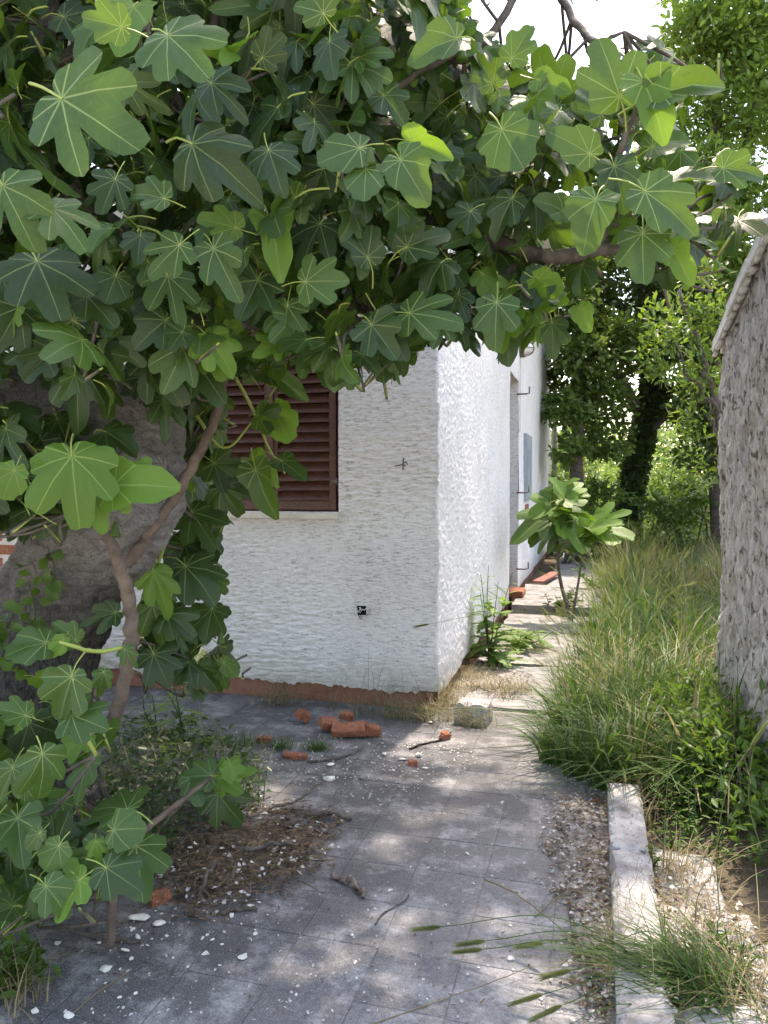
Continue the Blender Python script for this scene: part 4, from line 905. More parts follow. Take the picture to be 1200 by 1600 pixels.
for nm, lab, bb, n_, L_, m_ in (
    ('round_bush', 'sunlit bright green bush just past the house corner downpipe', [(890,690,42,17,.9),(925,735,45,16.5,.7),(880,745,36,16,.7),(905,640,30,17.5,.8)], 5200, .11, 'bush'),
    ('wild_shrub', 'pale sunlit shrub to the right of the ivy-covered trunk', [(1065,690,45,19,.9),(1090,740,40,18,.8),(1050,745,38,18,.7),(1085,650,30,20,.8)], 5200, .12, 'bush'),
    ('thicket', 'low yellow-green thicket behind the ivy-covered trunk', [(960,720,50,22,.7),(1010,730,50,21,.6),(950,770,55,19,.4),(1040,780,60,18,.4)], 5000, .12, 'bg_light'),
    ('tangled_shrub', 'tangled dark shrub at the foot of the ivy-covered trunk', [(935,775,45,13.5,.6),(900,790,35,13,.5),(1050,790,50,13.5,.5),(1100,780,40,13.5,.8)], 4600, .10, 'weed')):
    B_ = pxblobs(bb); e = empty(nm, (B_[0][0][0], B_[0][0][1], 0), lab, 'shrub', None); b = MB()
    for c, r in B_:
        for q in range(3): b.tube(catmull([(c[0]+R_.uniform(-.3, .3), c[1], -.02), (c[0]+R_.uniform(-.2, .2), c[1], max(.2, c[2]*.6)), c+rv()*r*.4], 4), np.linspace(.03, .008, 9), 5)
        # fill down to the ground
    tag(wlink('stem', b.mesh('stem', [M['bark_dark']], True), e), kind='stuff')
    low = [(np.array((c[0], c[1], c[2]*.45)), np.array((r[0], r[1], max(.3, c[2]*.5)))) for c, r in B_ if c[2] > .6]
    wlink('crown', cloud(B_+low, n_, L_, L_*.55, M[m_], 'crown', None, 40, .24, .4), e)
wb = []
for k in range(60):
    y = R_.uniform(28, 70); x = R_.uniform(-16, 26); h = R_.uniform(3.4, 6.4)*(y/45)**.7
    wb.append((np.array((x, y, h*.5)), np.array((2.6, 2.2, h*.55))))
tag(link('distant_woods', cloud(wb, 34000, .34, .22, M['bush'], 'distant_woods', None, 50, .25, .6)), 'pale green far woodland closing the view behind the passage', 'woods', kind='stuff')

# ---- tall grass between walkway and outbuilding
def left_edge(y): return np.interp(y, [3.55, 3.9, 5, 6.5, 8, 10, 13], [-.05, -.30, -.27, -.18, -.06, .08, .25])
G = Acc()
def tufts(k, per, ymin, ymax, hmin, hmax, mix, w, rad=.05, out=.55, xr=None):
    """tussocks: blades fan out from each root crown"""
    y = NR.uniform(ymin, ymax, k); x0 = left_edge(y)+.06 if xr is None else np.full(k, xr[0]); x1 = np.where(y > OY, 1.5, .70) if xr is None else np.full(k, xr[1])
    x = x0+(x1-x0)*NR.random(k); th = NR.uniform(hmin, hmax, k)*np.clip((x-x0)/.3+.55, .55, 1); tw_ = NR.uniform(.6, 1.5, k)*w
    j = NR.integers(0, k, k*per); n = len(j); a = NR.random(n)*6.283; rr = NR.random(n)**.5
    P = np.column_stack((x[j]+np.cos(a)*rr*rad, y[j]+np.sin(a)*rr*rad, np.zeros(n)))
    sway = NR.standard_normal((k, 2))*.18; ln = np.column_stack((np.cos(a), np.sin(a)))*(out*rr*NR.uniform(.4, 1.9, n))[:, None]+sway[j]+NR.standard_normal((n, 2))*.12
    H = th[j]*NR.uniform(.45, 1.15, n); W = tw_[j]*NR.uniform(.5, 1.4, n)
    mk = NR.choice(len(mix), k, p=np.array(mix)/sum(mix)); mj = mk[j]; flip = NR.random(n) < .18; mj = np.where(flip, NR.choice(len(mix), n, p=np.array(mix)/sum(mix)), mj)
    for m in range(len(mix)):
        s_ = mj == m
        if s_.any(): V, Fc = blade_arrays(P[s_], H[s_], ln[s_], W[s_], 5); G.add(V, Fc, m)
tufts(64, 46, 3.62, 5.2, .30, .6, (.58, .07, .10, .25), .0105, .05, 1.05)
tufts(60, 22, 3.60, 5.4, .25, .55, (.5, .06, .12, .32), .019, .06, 1.0)
tufts(90, 36, 4.9, 7.5, .30, .68, (.56, .10, .18, .16), .012, .07, .95)
tufts(100, 30, 6.8, 11, .35, .8, (.45, .14, .34, .07), .015, .10, .85)
tufts(150, 34, 10, 20, .4, .85, (.42, .16, .42, .0), .020, .2, .4, (-.1, 3.2))
tag(link('grass', G.mesh('grass', [M['grass'], M['grass_dry'], M['grass_pale'], M['grass_deep']])), 'tall mixed green and straw grass growing along the outbuilding wall', 'grass', kind='stuff')
# seed heads
def spike_arrays(P, D_, L, W, rows=7):
    """bristly heads: herringbone grains along an axis"""
    n = len(P); D_ = unit(D_); S = unit(np.cross(D_, mesh_rand(n, 1))); S2 = np.cross(D_, S); Vs_, Fs_ = [], []; k = 0
    for i in range(rows):
        for sg, SS in ((1, S), (-1, S), (1, S2), (-1, S2)):
            t = i/rows; c = P+D_*(L*t)[:, None]; w = (W*(1-.5*t))[:, None]
            a = c; b_ = c+SS*sg*w+D_*(L*.10)[:, None]; tip = c+SS*sg*w*1.9+D_*(L*.42)[:, None]
            v = np.stack((a, b_, tip), 1).reshape(-1, 3); Vs_.append(v); Fs_.append(np.arange(n*3).reshape(-1, 3)+k); k += n*3
    return np.vstack(Vs_), np.vstack(Fs_)
n_ = 620; y = 4.0+8.5*NR.random(n_)**1.0; x = left_edge(y)+.03+(.62-.0)*NR.random(n_)*np.where(y > 5, 1, .9); H = NR.uniform(.5, 1.0, n_)*np.clip((x-left_edge(y))/.3, .55, 1)
ln = NR.standard_normal((n_, 2))*.28; V, Fc = blade_arrays(np.column_stack((x, y, np.zeros(n_))), H, ln, np.full(n_, .0032)); S = Acc(); S.add(V, Fc, 1)
tipP = V.reshape(n_, -1, 3)[:, -1]; pre = V.reshape(n_, -1, 3)[:, -3]; d = unit(tipP-pre)
V, Fc = spike_arrays(tipP, d, NR.uniform(.06, .10, n_), np.full(n_, .0042)); S.add(V, Fc, 0)
tag(link('wild_barley', S.mesh('wild_barley', [M['grass_pale'], M['grass']])), 'bristly wild barley heads standing above the tall grass', 'grass', kind='stuff')
# single stalks that lean over the path and the kerb
def stalk(pts, head, label, head_len=.085, r=.0016, cat='grass stalk', mats=('grass', 'grass_pale')):
    pts = catmull(pts, 6); e = empty('grass_stalk', pts[0], label, cat, 'loose grass stalks leaning over the path')
    b = MB(); b.tube(pts, np.linspace(r*1.2, r*.7, len(pts)), 5, 0, False); wlink('stem', b.mesh('stem', [M[mats[0]]], True), e)
    if head:
        d = unit(pts[-1]-pts[-2])[None]; V, Fc = [], []
        A = Acc(); V, Fc = spike_arrays(np.repeat(pts[-1][None], 3, 0), np.repeat(d, 3, 0)+mesh_rand(3, .04), np.full(3, head_len), np.full(3, .0042), 12); A.add(V, Fc)
        wlink('seed_head', A.mesh('seed_head', [M[mats[1]]]), e)
    return e
for (x0, y0, xs, ys, zr, lab) in ((1090,1560,690,1448,.16,'longest wild barley stalk reaching left across the grey tiles'),(1080,1570,760,1470,.14,'wild barley stalk with drooping head just below the longest one'),(1070,1580,755,1483,.13,'short-headed barley stalk beneath its drooping neighbour over the tiles'),
        (1060,1570,850,1474,.13,'barley stalk ending by the litter beside the kerb'),(1100,1590,893,1516,.12,'curved barley stalk over the kerb foot with pale head'),(1090,1600,850,1553,.11,'lowest barley stalk leaning from the kerb at the picture bottom'),(1120,1580,945,1478,.16,'barley stalk head resting against the kerb face'),(1060,1600,880,1570,.10,'barley stalk with thick head close to the bottom edge')):
    a = gp(x0, y0, .03); c = gp(xs, ys, zr*.55); mdl = (a+c)/2+(0, 0, zr*.75); stalk([a, mdl, c], True, lab)
for (P4, D, lab, hd) in (([(1035,1420),(1040,1260),(1055,1130),(1085,1010)], 2.75, 'tall thin stalk rising from the kerb strip against the grass', False), ([(1130,1500),(1120,1330),(1140,1220),(1172,1168)], 2.4, 'tall bent stalk with pale head in front of the roughcast wall', True),
        ([(1085,1450),(1095,1390),(1150,1335),(1205,1310)], 2.3, 'dry straw bent to the right over the leafy weeds', False), ([(1190,1330),(1170,1250),(1180,1160),(1215,1080)], 2.5, 'tall green stalk at the right edge before the wall', False), ([(1080,1220),(1010,1160),(960,1130),(930,1170)], 3.5, 'broad arching blade drooping over the front of the grass', False),
        ([(905,1050),(860,965),(760,960),(672,975)], 4.6, 'long stalk bowing left in front of the white house corner', True)):
    stalk([at(x, y, D) for x, y in P4], hd, lab, mats=('grass_pale', 'grass_pale') if 'stalk' in lab else ('grass_dry', 'grass_dry'))
# low green tussock at the bottom right
A = Acc(); n_ = 420; c = gp(1110, 1575, 0); P = np.column_stack((c[0]+NR.normal(0, .07, n_), c[1]+NR.normal(-.02, .07, n_), np.full(n_, .02))); ln = np.column_stack((NR.normal(-1.0, .5, n_), NR.normal(0, .45, n_)))
V, Fc = blade_arrays(P, NR.uniform(.10, .30, n_), ln, NR.uniform(.003, .0065, n_), 5); A.add(V, Fc, 0)
n_ = 160; P = np.column_stack((c[0]+NR.normal(.02, .1, n_), c[1]+NR.normal(0, .09, n_), np.full(n_, .02))); V, Fc = blade_arrays(P, NR.uniform(.10, .3, n_), NR.normal(0, .9, (n_, 2)), NR.uniform(.002, .004, n_), 5); A.add(V, Fc, 1)
tag(link('grass_tussock', A.mesh('grass_tussock', [M['grass'], M['grass_dry']])), 'green grass tussock flopping over the kerb at the bottom', 'grass', kind='stuff')
A = Acc()
for (x, y, D, n_, h, mi) in ((1020,1240,0,170,.20,1),(1000,1290,0,90,.16,1),(1060,1380,0,110,.18,1),(1120,1480,0,90,.2,1),(960,1225,0,160,.22,0),(1050,1250,0,240,.3,0),(1130,1260,0,200,.35,0),(1030,1420,0,90,.14,1),(1000,1460,0,70,.14,1)):
    c = gp(x, y, 0); P = np.column_stack((c[0]+NR.normal(0, .06, n_), c[1]+NR.normal(0, .07, n_), np.full(n_, .01))); V, Fc = blade_arrays(P, NR.uniform(.5, 1.3, n_)*h, NR.normal(0, .6, (n_, 2)), NR.uniform(.002, .0045, n_), 5); A.add(V, Fc, mi)
tag(link('strip_grass', A.mesh('strip_grass', [M['grass'], M['grass_dry']])), 'sparse dry and green grass sprouting between the broken kerb slabs', 'grass', kind='stuff')

# ---- leafy weeds
def weed(name, label, base, h, n, L, W, m, cat='weed', lean=(0, 0), stems=3, group=None, spread=.12, up=.5, tufts=True):
    e = empty(name, base, label, cat, group); A = Acc(); b = MB()
    for s in range(stems):
        o_ = np.array((R_.gauss(0, spread*.3), R_.gauss(0, spread*.3), 0)); tp = base+o_+np.array((lean[0]+R_.gauss(0, spread), lean[1]+R_.gauss(0, spread), h*R_.uniform(.7, 1.05)))
        pts = catmull([base+o_, (base+o_+tp)/2+rv()*.02*h, tp], 6); b.tube(pts, np.linspace(.004, .0018, len(pts))*max(1, h*1.5), 5, 0, False)
        k = max(3, n//stems); t = NR.random(k)**.8; idx = np.clip((t*(len(pts)-1)).astype(int), 1, len(pts)-1); an = np.arange(k)*2.4+R_.random()*6
        Dv = np.column_stack((np.cos(an), np.sin(an), np.full(k, up)))+mesh_rand(k, .2); N = np.column_stack((-.4*np.cos(an), -.4*np.sin(an), np.ones(k)))+mesh_rand(k, .2)
        sc = NR.uniform(.6, 1.15, k)*(1.1-.5*t); V, Fc = leaf_arrays(pts[idx], Dv, N, L*sc, W*sc, .3); A.add(V, Fc)
    wlink('stem', b.mesh('stem', [M['grass']], True), e); wlink('leaves', A.mesh('leaves', [m]), e); return e
for i, (x, y, h, lab) in enumerate(((1050,1365,.14,'bright leafy spurge in front of the dark shrub, left of its pair'),(1085,1345,.16,'bright leafy spurge right against the dark shrub'),(1045,1300,.16,'small spurge beside the far end of the kerb'),(1010,1395,.08,'tiny spurge seedling close behind the kerb'),(1120,1380,.16,'spurge under the dark shrub near the wall'),(1150,1560,.10,'low leafy weed in the bottom corner by the broken slab'),(1165,1600,.10,'low leafy weed at the very bottom edge'),(1075,1300,.2,'taller spurge between the kerb and the tall grass'))):
    weed('spurge', lab, gp(x, y, .0)+np.array((0, .12, .03)), h, 70, .045, .014, M['weed'], stems=6, group='leafy weeds behind the kerb', spread=.06)
c = gp(1165, 1330, 0); sb = empty('privet_shrub', (c[0], c[1]+.2, 0), 'dark shaded leafy shrub at the foot of the roughcast wall', 'shrub')
bb = [(np.array((c[0]+.02, c[1]+.25, .2)), np.array((.16, .28, .2))), (np.array((c[0]-.03, c[1]+.55, .2)), np.array((.16, .2, .22))), (np.array((c[0]+.08, c[1]-.1, .14)), np.array((.13, .2, .16))), (np.array((c[0]-.08, c[1]+.95, .2)), np.array((.2, .25, .25)))]
wlink('crown', cloud(bb, 2600, .05, .022, M['weed'], 'crown', None, 12, .3, .3, True, -.1), sb)
b = MB()
for q in range(14): b.tube(catmull([(c[0]+R_.uniform(-.1, .1), c[1]+R_.uniform(-.1, .8), -.01), (c[0]+R_.uniform(-.1, .1), c[1]+R_.uniform(-.1, .8), .15), (c[0]+R_.uniform(-.12, .1), c[1]+R_.uniform(-.1, .9), .35)], 4), .003, 5)
wlink('stem', b.mesh('stem', [M['bark_young']], True), sb)
# serrated sow-thistle leaves
def toothed(L, W, n=6, seed=0):
    rg = random.Random(seed); V = [(0, 0, 0)]; lf, rt, mdv = [], [], []
    for i in range(1, n*2+1):
        t = i/(n*2); w = W*math.sin(min(1, t*1.15)*math.pi*.82+.15)*(1.0 if i % 2 else .5)*.5*rg.uniform(.8, 1.1); z = -.35*L*t*t
        mdv.append((0, L*t, z)); lf.append((-w, L*t-(.03*L if i % 2 else 0), z+.25*w)); rt.append((w, L*t-(.03*L if i % 2 else 0), z+.25*w))
    V += mdv+lf+rt; k = n*2; Fc = [(0, 1, 1+k), (0, 1+2*k, 1)]
    for i in range(k-1): Fc += [(1+i, 2+i, 2+k+i, 1+k+i), (1+i, 1+2*k+i, 2+2*k+i, 2+i)]
    me = bpy.data.meshes.new('leaf'); me.from_pydata(V, [], Fc); me.materials.append(M['thistle']); me.update(); return me
TL = [toothed(1, .26, 7, s) for s in range(3)]
def thistle(label, base, h, n, L, lean=(0, 0), stems=2, spread=.08, w=1.0):
    e = empty('sow_thistle', base, label, 'weed', 'toothed weeds by the house'); 
    for s in range(stems):
        tp = base+np.array((lean[0]+R_.gauss(0, spread), lean[1]+R_.gauss(0, spread), h*R_.uniform(.75, 1.05))); pts = catmull([base, (base+tp)/2+rv()*.015, tp], 8)
        b = MB(); b.tube(pts, np.linspace(.006, .002, len(pts)), 6, 0, False); wlink('stem', b.mesh('stem', [M['grass']], True), e)
        for i in range(n//stems):
            t = (i+.5)/(n/stems); q = pts[min(len(pts)-1, int(t*(len(pts)-1)))]; a = i*2.4+R_.random(); up_ = R_.uniform(-.1, .8)
            Rm = frame((math.cos(a), math.sin(a), up_), (-.5*up_*math.cos(a), -.5*up_*math.sin(a), 1)); s_ = L*(1.15-.75*t)*R_.uniform(.75, 1.15); Mx = Matrix.Identity(4)
            for r_ in range(3):
                for c_ in range(3): Mx[r_][c_] = Rm[r_, c_]*s_*(w if c_ == 0 else 1)
                Mx[r_][3] = q[r_]
            wlink('leaf', R_.choice(TL), e, Mx)
    return e
c = gp(765, 1035, 0.02); c[0] = max(c[0], HX+.10)
thistle('tall sunlit sow thistle growing against the side wall of the house', c, .72, 84, .26, (.03, .05), 5, .09, 1.7)
c2 = gp(800, 1010, .02); thistle('low spreading sow thistle beside the tall one on the walkway', c2, .16, 44, .30, (.05, 0), 4, .12, 1.6)
thistle('drooping toothed weed in front of the red plinth by the trunk', gp(290, 1165, 0), .42, 22, .22, (.0, .0), 2, .06, 1.2)
thistle('small toothed weed at the left foot of the plinth', gp(245, 1150, 0), .26, 14, .17, (-.03, 0), 2, .06, 1.2)
weed('dark_weed', 'dark leafy weed hiding the foot of the fig sapling', gp(880, 960, .03), .28, 110, .11, .07, M['ivy'], stems=9, spread=.16)
weed('dark_weed', 'dark leafy weed behind the fig sapling beside the walkway edge', gp(935, 930, .03), .35, 110, .11, .07, M['weed'], stems=9, spread=.2)
# fig sapling in the passage
sb_ = gp(893, 972, .02); sap = empty('fig_sapling', sb_, 'young fig sapling with pale sunlit leaves in the passage', 'sapling')
DS = proj(sb_)[2]
def stem_px(P, r0, r1, m='bark_young'):
    pts = catmull([at(x, y, D) for x, y, D in P], 6); b = MB(); b.tube(pts, np.linspace(r0, r1, len(pts)), 7, 0, False); wlink('stem', b.mesh('stem', [M[m]], True), sap)
stem_px([(893,972,DS),(875,905,DS),(871,850,DS),(872,790,DS),(880,765,DS)], .022, .008); stem_px([(893,972,DS),(903,915,DS),(910,870,DS),(920,830,DS)], .016, .006)
for (bx, by, tx, ty, kd, tint) in [(874,785,835,800,'5',1),(872,800,815,812,'5',1),(876,780,915,770,'5',1),(880,772,868,748,'b',2),(884,775,905,752,'5',2),(874,800,925,805,'5',1),(872,815,830,838,'3',0),(876,810,935,840,'5',1),(905,845,870,850,'5',0),(915,830,960,815,'5',1),(920,828,955,850,'3',1),(912,840,890,862,'5',0),(918,825,912,800,'b',2),(872,790,850,770,'3',1),(925,830,985,822,'5',1),(872,825,838,852,'5',0),(880,765,895,745,'n',2),(940,815,972,795,'5',1),(873,800,850,830,'b',1)]:
    B = at(bx, by, DS+R_.uniform(-.1, .1)); T = at(tx, ty, DS+R_.uniform(-.15, .1)); d_ = T-B; s_ = np.linalg.norm(d_)*1.15; Rm = frame(d_, (CAM-B)/np.linalg.norm(CAM-B)*.6+UP*.9+rv()*.25); Mx = Matrix.Identity(4)
    for a in range(3):
        for c_ in range(3): Mx[a][c_] = Rm[a, c_]*s_
        Mx[a][3] = B[a]
    wlink('leaf', leaf_mesh(R_.choice(KIND[kd]), 2 if tint == 1 and R_.random() < .5 else max(tint, 1)), sap, Mx)

# ---- undergrowth at the foot of the fig, ivy on its trunk
UG = [(130,1190),(190,1140),(300,1150),(395,1190),(420,1250),(380,1290),(300,1300),(240,1360),(200,1390),(120,1400),(-60,1440),(-60,1200)]
def poly_ground(P, n, z=0):
    out = []; xs = [p[0] for p in P]; ys = [p[1] for p in P]
    while len(out) < n:
        x, y = R_.uniform(min(xs), max(xs)), R_.uniform(min(ys), max(ys))
        if in_poly(x, y, P): out.append(gp(x, y, z))
    return np.array(out)
A = Acc(); P = poly_ground(UG, 3200); P[:, 2] = NR.random(3200)**1.3*.16; n_ = 3200
T = mesh_rand(n_, 1)*(1, 1, .4); N = mesh_rand(n_, .4)+(0, 0, 1); V, Fc = leaf_arrays(P, T, N, NR.uniform(.025, .055, n_), NR.uniform(.016, .035, n_)); A.add(V, Fc, 0)
P = poly_ground(UG, 900); V, Fc = blade_arrays(P, NR.uniform(.10, .34, 900), NR.normal(0, .8, (900, 2)), NR.uniform(.002, .005, 900)); A.add(V, Fc, 1)
P = poly_ground(UG, 260); V, Fc = blade_arrays(P, NR.uniform(.10, .36, 260), NR.normal(0, .9, (260, 2)), NR.uniform(.0015, .003, 260)); A.add(V, Fc, 2)
tag(link('undergrowth', A.mesh('undergrowth', [M['ivy'], M['grass'], M['grass_dry']])), 'dark undergrowth of ivy and grass at the foot of the fig', 'undergrowth', kind='stuff')
for (x, y, n_, lab) in ((80,890,12,'small ivy sprig on the fig bark beside the bricks'),(55,960,16,'ivy sprig on the lower fig trunk'),(20,1000,26,'leafy ivy patch at the left edge of the fig trunk')):
    c = at(x, y, 2.70 if x > 30 else 2.72); e = empty('ivy_sprig', c, lab, 'ivy', 'ivy on the fig trunk'); b = MB(); pts = catmull([c-UP*.1, c+rv()*.02, c+UP*.1+rv()*.02], 5); b.tube(pts, .002, 5)
    wlink('stem', b.mesh('stem', [M['grass']], True), e); k = NR.integers(0, len(pts), n_); cm = unit(CAM-c)
    V, Fc = leaf_arrays(pts[k]+mesh_rand(n_, .025), mesh_rand(n_, .6)-(0, 0, .5), cm+mesh_rand(n_, .3), NR.uniform(.03, .06, n_), NR.uniform(.03, .055, n_)); wlink('leaves', np_mesh('leaves', V, [Fc], [M['weed']]), e)
c = gp(15, 1560, 0); e = empty('low_weed', c, 'small half-dry weed in the bottom corner of the tiles', 'weed'); A = Acc(); n_ = 220
V, Fc = leaf_arrays(c+np.abs(mesh_rand(n_, .07))*(-.6, .6, 1)+mesh_rand(n_, .03)*(1, 1, 0)+(0, 0, .01), mesh_rand(n_, 1)+(0, 0, .3), mesh_rand(n_, .5)+(0, 0, 1), NR.uniform(.025, .06, n_), NR.uniform(.018, .04, n_)); A.add(V, Fc, 0)
V, Fc = blade_arrays(np.repeat(c[None], 90, 0)+mesh_rand(90, .05)*(1, 1, 0), NR.uniform(.05, .2, 90), NR.normal(0, .7, (90, 2)), NR.uniform(.002, .004, 90)); A.add(V, Fc, 1)
wlink('leaves', A.mesh('leaves', [M['weed'], M['grass_dry']]), e)

# ---- dry grass along the plinth
A = Acc()
for (x, y, n_, h, sp, ln_) in ((650,1125,260,.2,.12,1.0),(690,1105,220,.24,.07,.8),(430,1100,110,.22,.08,1.0),(735,1135,110,.2,.06,.9),(770,1080,240,.16,.16,1.2),(720,1060,200,.14,.10,1.2),(550,1115,30,.3,.2,.7),(600,1105,24,.45,.2,.4)):
    c = gp(x, y, 0); P = np.column_stack((c[0]+NR.normal(0, sp, n_), np.minimum(c[1]+NR.normal(0, .05, n_), HY-.01 if x < 685 else 99), np.full(n_, .005)))
    V, Fc = blade_arrays(P, NR.uniform(.4, 1.2, n_)*h, NR.normal(0, ln_, (n_, 2))*(1, .6), NR.uniform(.0015, .0035, n_), 5); A.add(V, Fc, 0 if R_.random() < .9 else 1)
    k = n_//5; P = P[:k]; V, Fc = blade_arrays(P, NR.uniform(.4, 1, k)*h, NR.normal(0, ln_, (k, 2))*(1, .6), NR.uniform(.002, .004, k), 5); A.add(V, Fc, 1)
tag(link('dry_grass', A.mesh('dry_grass', [M['grass_dry'], M['grass']])), 'dead straw grass along the red plinth and house corner', 'grass', kind='stuff')
for (x, y, n_, h, lab) in ((440,1170,120,.07,'small green tuft beside the bricks on the tiles'),(500,1172,140,.06,'small green tuft in front of the brick fragments'),(385,1165,90,.08,'small green tuft by the undergrowth edge')):
    c = gp(x, y, 0); P = np.column_stack((c[0]+NR.normal(0, .035, n_), c[1]+NR.normal(0, .03, n_), np.full(n_, .002))); V, Fc = blade_arrays(P, NR.uniform(.5, 1.2, n_)*h, NR.normal(0, .8, (n_, 2)), NR.uniform(.002, .004, n_), 4)
    tag(link('grass_tuft', np_mesh('grass_tuft', V, [Fc], [M['grass']])), lab, 'grass', 'green tufts in the tile joints', 'stuff')

# ------------------------------------------------------------------ litter, rubble, bricks, sticks
def heap(name, label, poly, hgt, m):
    P = np.array([gp(x, y) for x, y in poly]); c = P.mean(0); V = [(c[0], c[1], hgt)]; k = len(P)
    for f, z in ((.55, .7), (.85, .25), (1.0, -.01)):
        for q in P: V.append((c[0]+(q[0]-c[0])*f+R_.gauss(0, .01), c[1]+(q[1]-c[1])*f+R_.gauss(0, .01), max(-.01, hgt*z*R_.uniform(.6, 1.3)) if f < 1 else -.004))
    Fc = [(0, 1+(i+1) % k, 1+i)[::-1] for i in range(k)]
    for r_ in range(2): Fc += [(1+r_*k+i, 1+r_*k+(i+1) % k, 1+(r_+1)*k+(i+1) % k, 1+(r_+1)*k+i)[::-1] for i in range(k)]
    me = bpy.data.meshes.new(name); me.from_pydata(V, [], Fc); me.materials.append(m); me.polygons.foreach_set('use_smooth', [True]*len(Fc)); me.update()
    return tag(link(name, me), label, 'litter', kind='stuff')
H4 = [(1000,1400),(1060,1380),(1150,1450),(1200,1500),(1200,1620),(1000,1620)]
H1 = [(225,1340),(260,1290),(350,1270),(440,1262),(545,1280),(520,1310),(505,1345),(455,1385),(400,1400),(340,1430),(300,1440),(250,1400)]
H2 = [(862,1252),(905,1238),(955,1250),(956,1330),(957,1420),(957,1500),(957,1620),(925,1600),(905,1540),(890,1480),(900,1430),(862,1400),(872,1350),(838,1318),(868,1290)]
H3 = [(690,1075),(720,1050),(770,1035),(830,1060),(835,1085),(790,1100),(740,1085),(700,1095)]
heap('litter_heap', 'brown heap of rotting leaves and bark chips on the tiles', [(380+(x-380)*.78, 1340+(y-1340)*.72) for x, y in H1], .014, M['soil'])
heap('litter_bank', 'bank of soil and grit gathered against the kerb', H2, .012, M['grit'])
heap('litter_drift', 'drift of straw and grit at the house corner', H3, .02, M['grit'])
def bits(polys, n, L, W, m, z=.004, lift=.03, jit=0):
    per = n//len(polys); P = np.vstack([poly_ground(p_, per) for p_ in polys]); n = len(P)
    P[:, 2] = z+NR.random(n)**2*lift; P[:, :2] += NR.normal(0, jit, (n, 2)) if jit else 0
    return leaf_arrays(P, mesh_rand(n, 1)*(1, 1, .18), mesh_rand(n, .45)+(0, 0, 1), NR.uniform(.4, 1.4, n)*L, NR.uniform(.4, 1.4, n)*W, .1)
A = Acc()
V, Fc = bits([H1, H1], 2000, .028, .009, 0, .006, .03, .025); A.add(V, Fc, 0)
V, Fc = bits([H1], 700, .022, .009, 0, .004, .012, .09); A.add(V, Fc, 0)
V, Fc = bits([H1], 260, .09, .005, 0, .01, .03, .03); A.add(V, Fc, 0)
V, Fc = bits([H1], 420, .055, .003, 0, .015, .035); A.add(V, Fc, 1)
V, Fc = bits([H4], 420, .024, .010, 0, .075, .02, .02); A.add(V, Fc, 0)
V, Fc = bits([H4], 260, .016, .012, 0, .075, .02, .02); A.add(V, Fc, 2)
V, Fc = bits([H4], 200, .08, .003, 0, .08, .02, .02); A.add(V, Fc, 1)
V, Fc = bits([H1], 140, .018, .015, 0, .02, .03, .02); A.add(V, Fc, 2)
V, Fc = bits([H2, H3], 1500, .022, .010, 0, .008, .018, .02); A.add(V, Fc, 0)
V, Fc = bits([H2, H3], 1300, .016, .012, 0, .008, .018, .03); A.add(V, Fc, 2)
V, Fc = bits([H2, H3, H3], 700, .06, .003, 0, .01, .03, .03); A.add(V, Fc, 1)
PATH = [(430,1180),(820,1130),(860,1250),(950,1500),(940,1600),(60,1600),(120,1450),(300,1440),(500,1350)]
V, Fc = bits([PATH], 420, .010, .008, 0, .0025, .001); A.add(V, Fc, 2)
V, Fc = bits([[(380,1150),(700,1140),(760,1190),(600,1260),(420,1220)]], 520, .013, .011, 0, .003, .003); A.add(V, Fc, 2)
V, Fc = bits([PATH], 70, .02, .006, 0, .0025, .002); A.add(V, Fc, 0)
V, Fc = bits([[(830,1100),(900,1080),(960,1240),(880,1260),(850,1330),(820,1180)]], 350, .012, .009, 0, .004, .006); A.add(V, Fc, 2)
tag(link('leaf_litter', A.mesh('leaf_litter', [M['litter'], M['grass_dry'], M['chip']])), 'scattered dead leaves, straw and white grit over the tiles', 'litter', kind='stuff')
def chunk(seed, flat=.55, j=.22):
    rg = random.Random(seed); bm = bmesh.new(); bmesh.ops.create_icosphere(bm, subdivisions=2, radius=1)
    pl = [(Vector((rg.gauss(0, 1), rg.gauss(0, 1), rg.gauss(0, 1))).normalized(), rg.uniform(.35, .7)) for _ in range(11)]
    for v in bm.verts:
        for n_, d in pl:
            k = v.co.dot(n_)-d
            if k > 0: v.co -= n_*k
        v.co *= 1+rg.uniform(-j, j)*.2; v.co.z *= flat
    me = bpy.data.meshes.new('stone'); bm.to_mesh(me); bm.free(); return me
CH = []
for s in range(6):
    for f in (.32, .6):
        me = chunk(s*7+int(f*10), f); me.materials.append(M['stone']); CH.append(me)
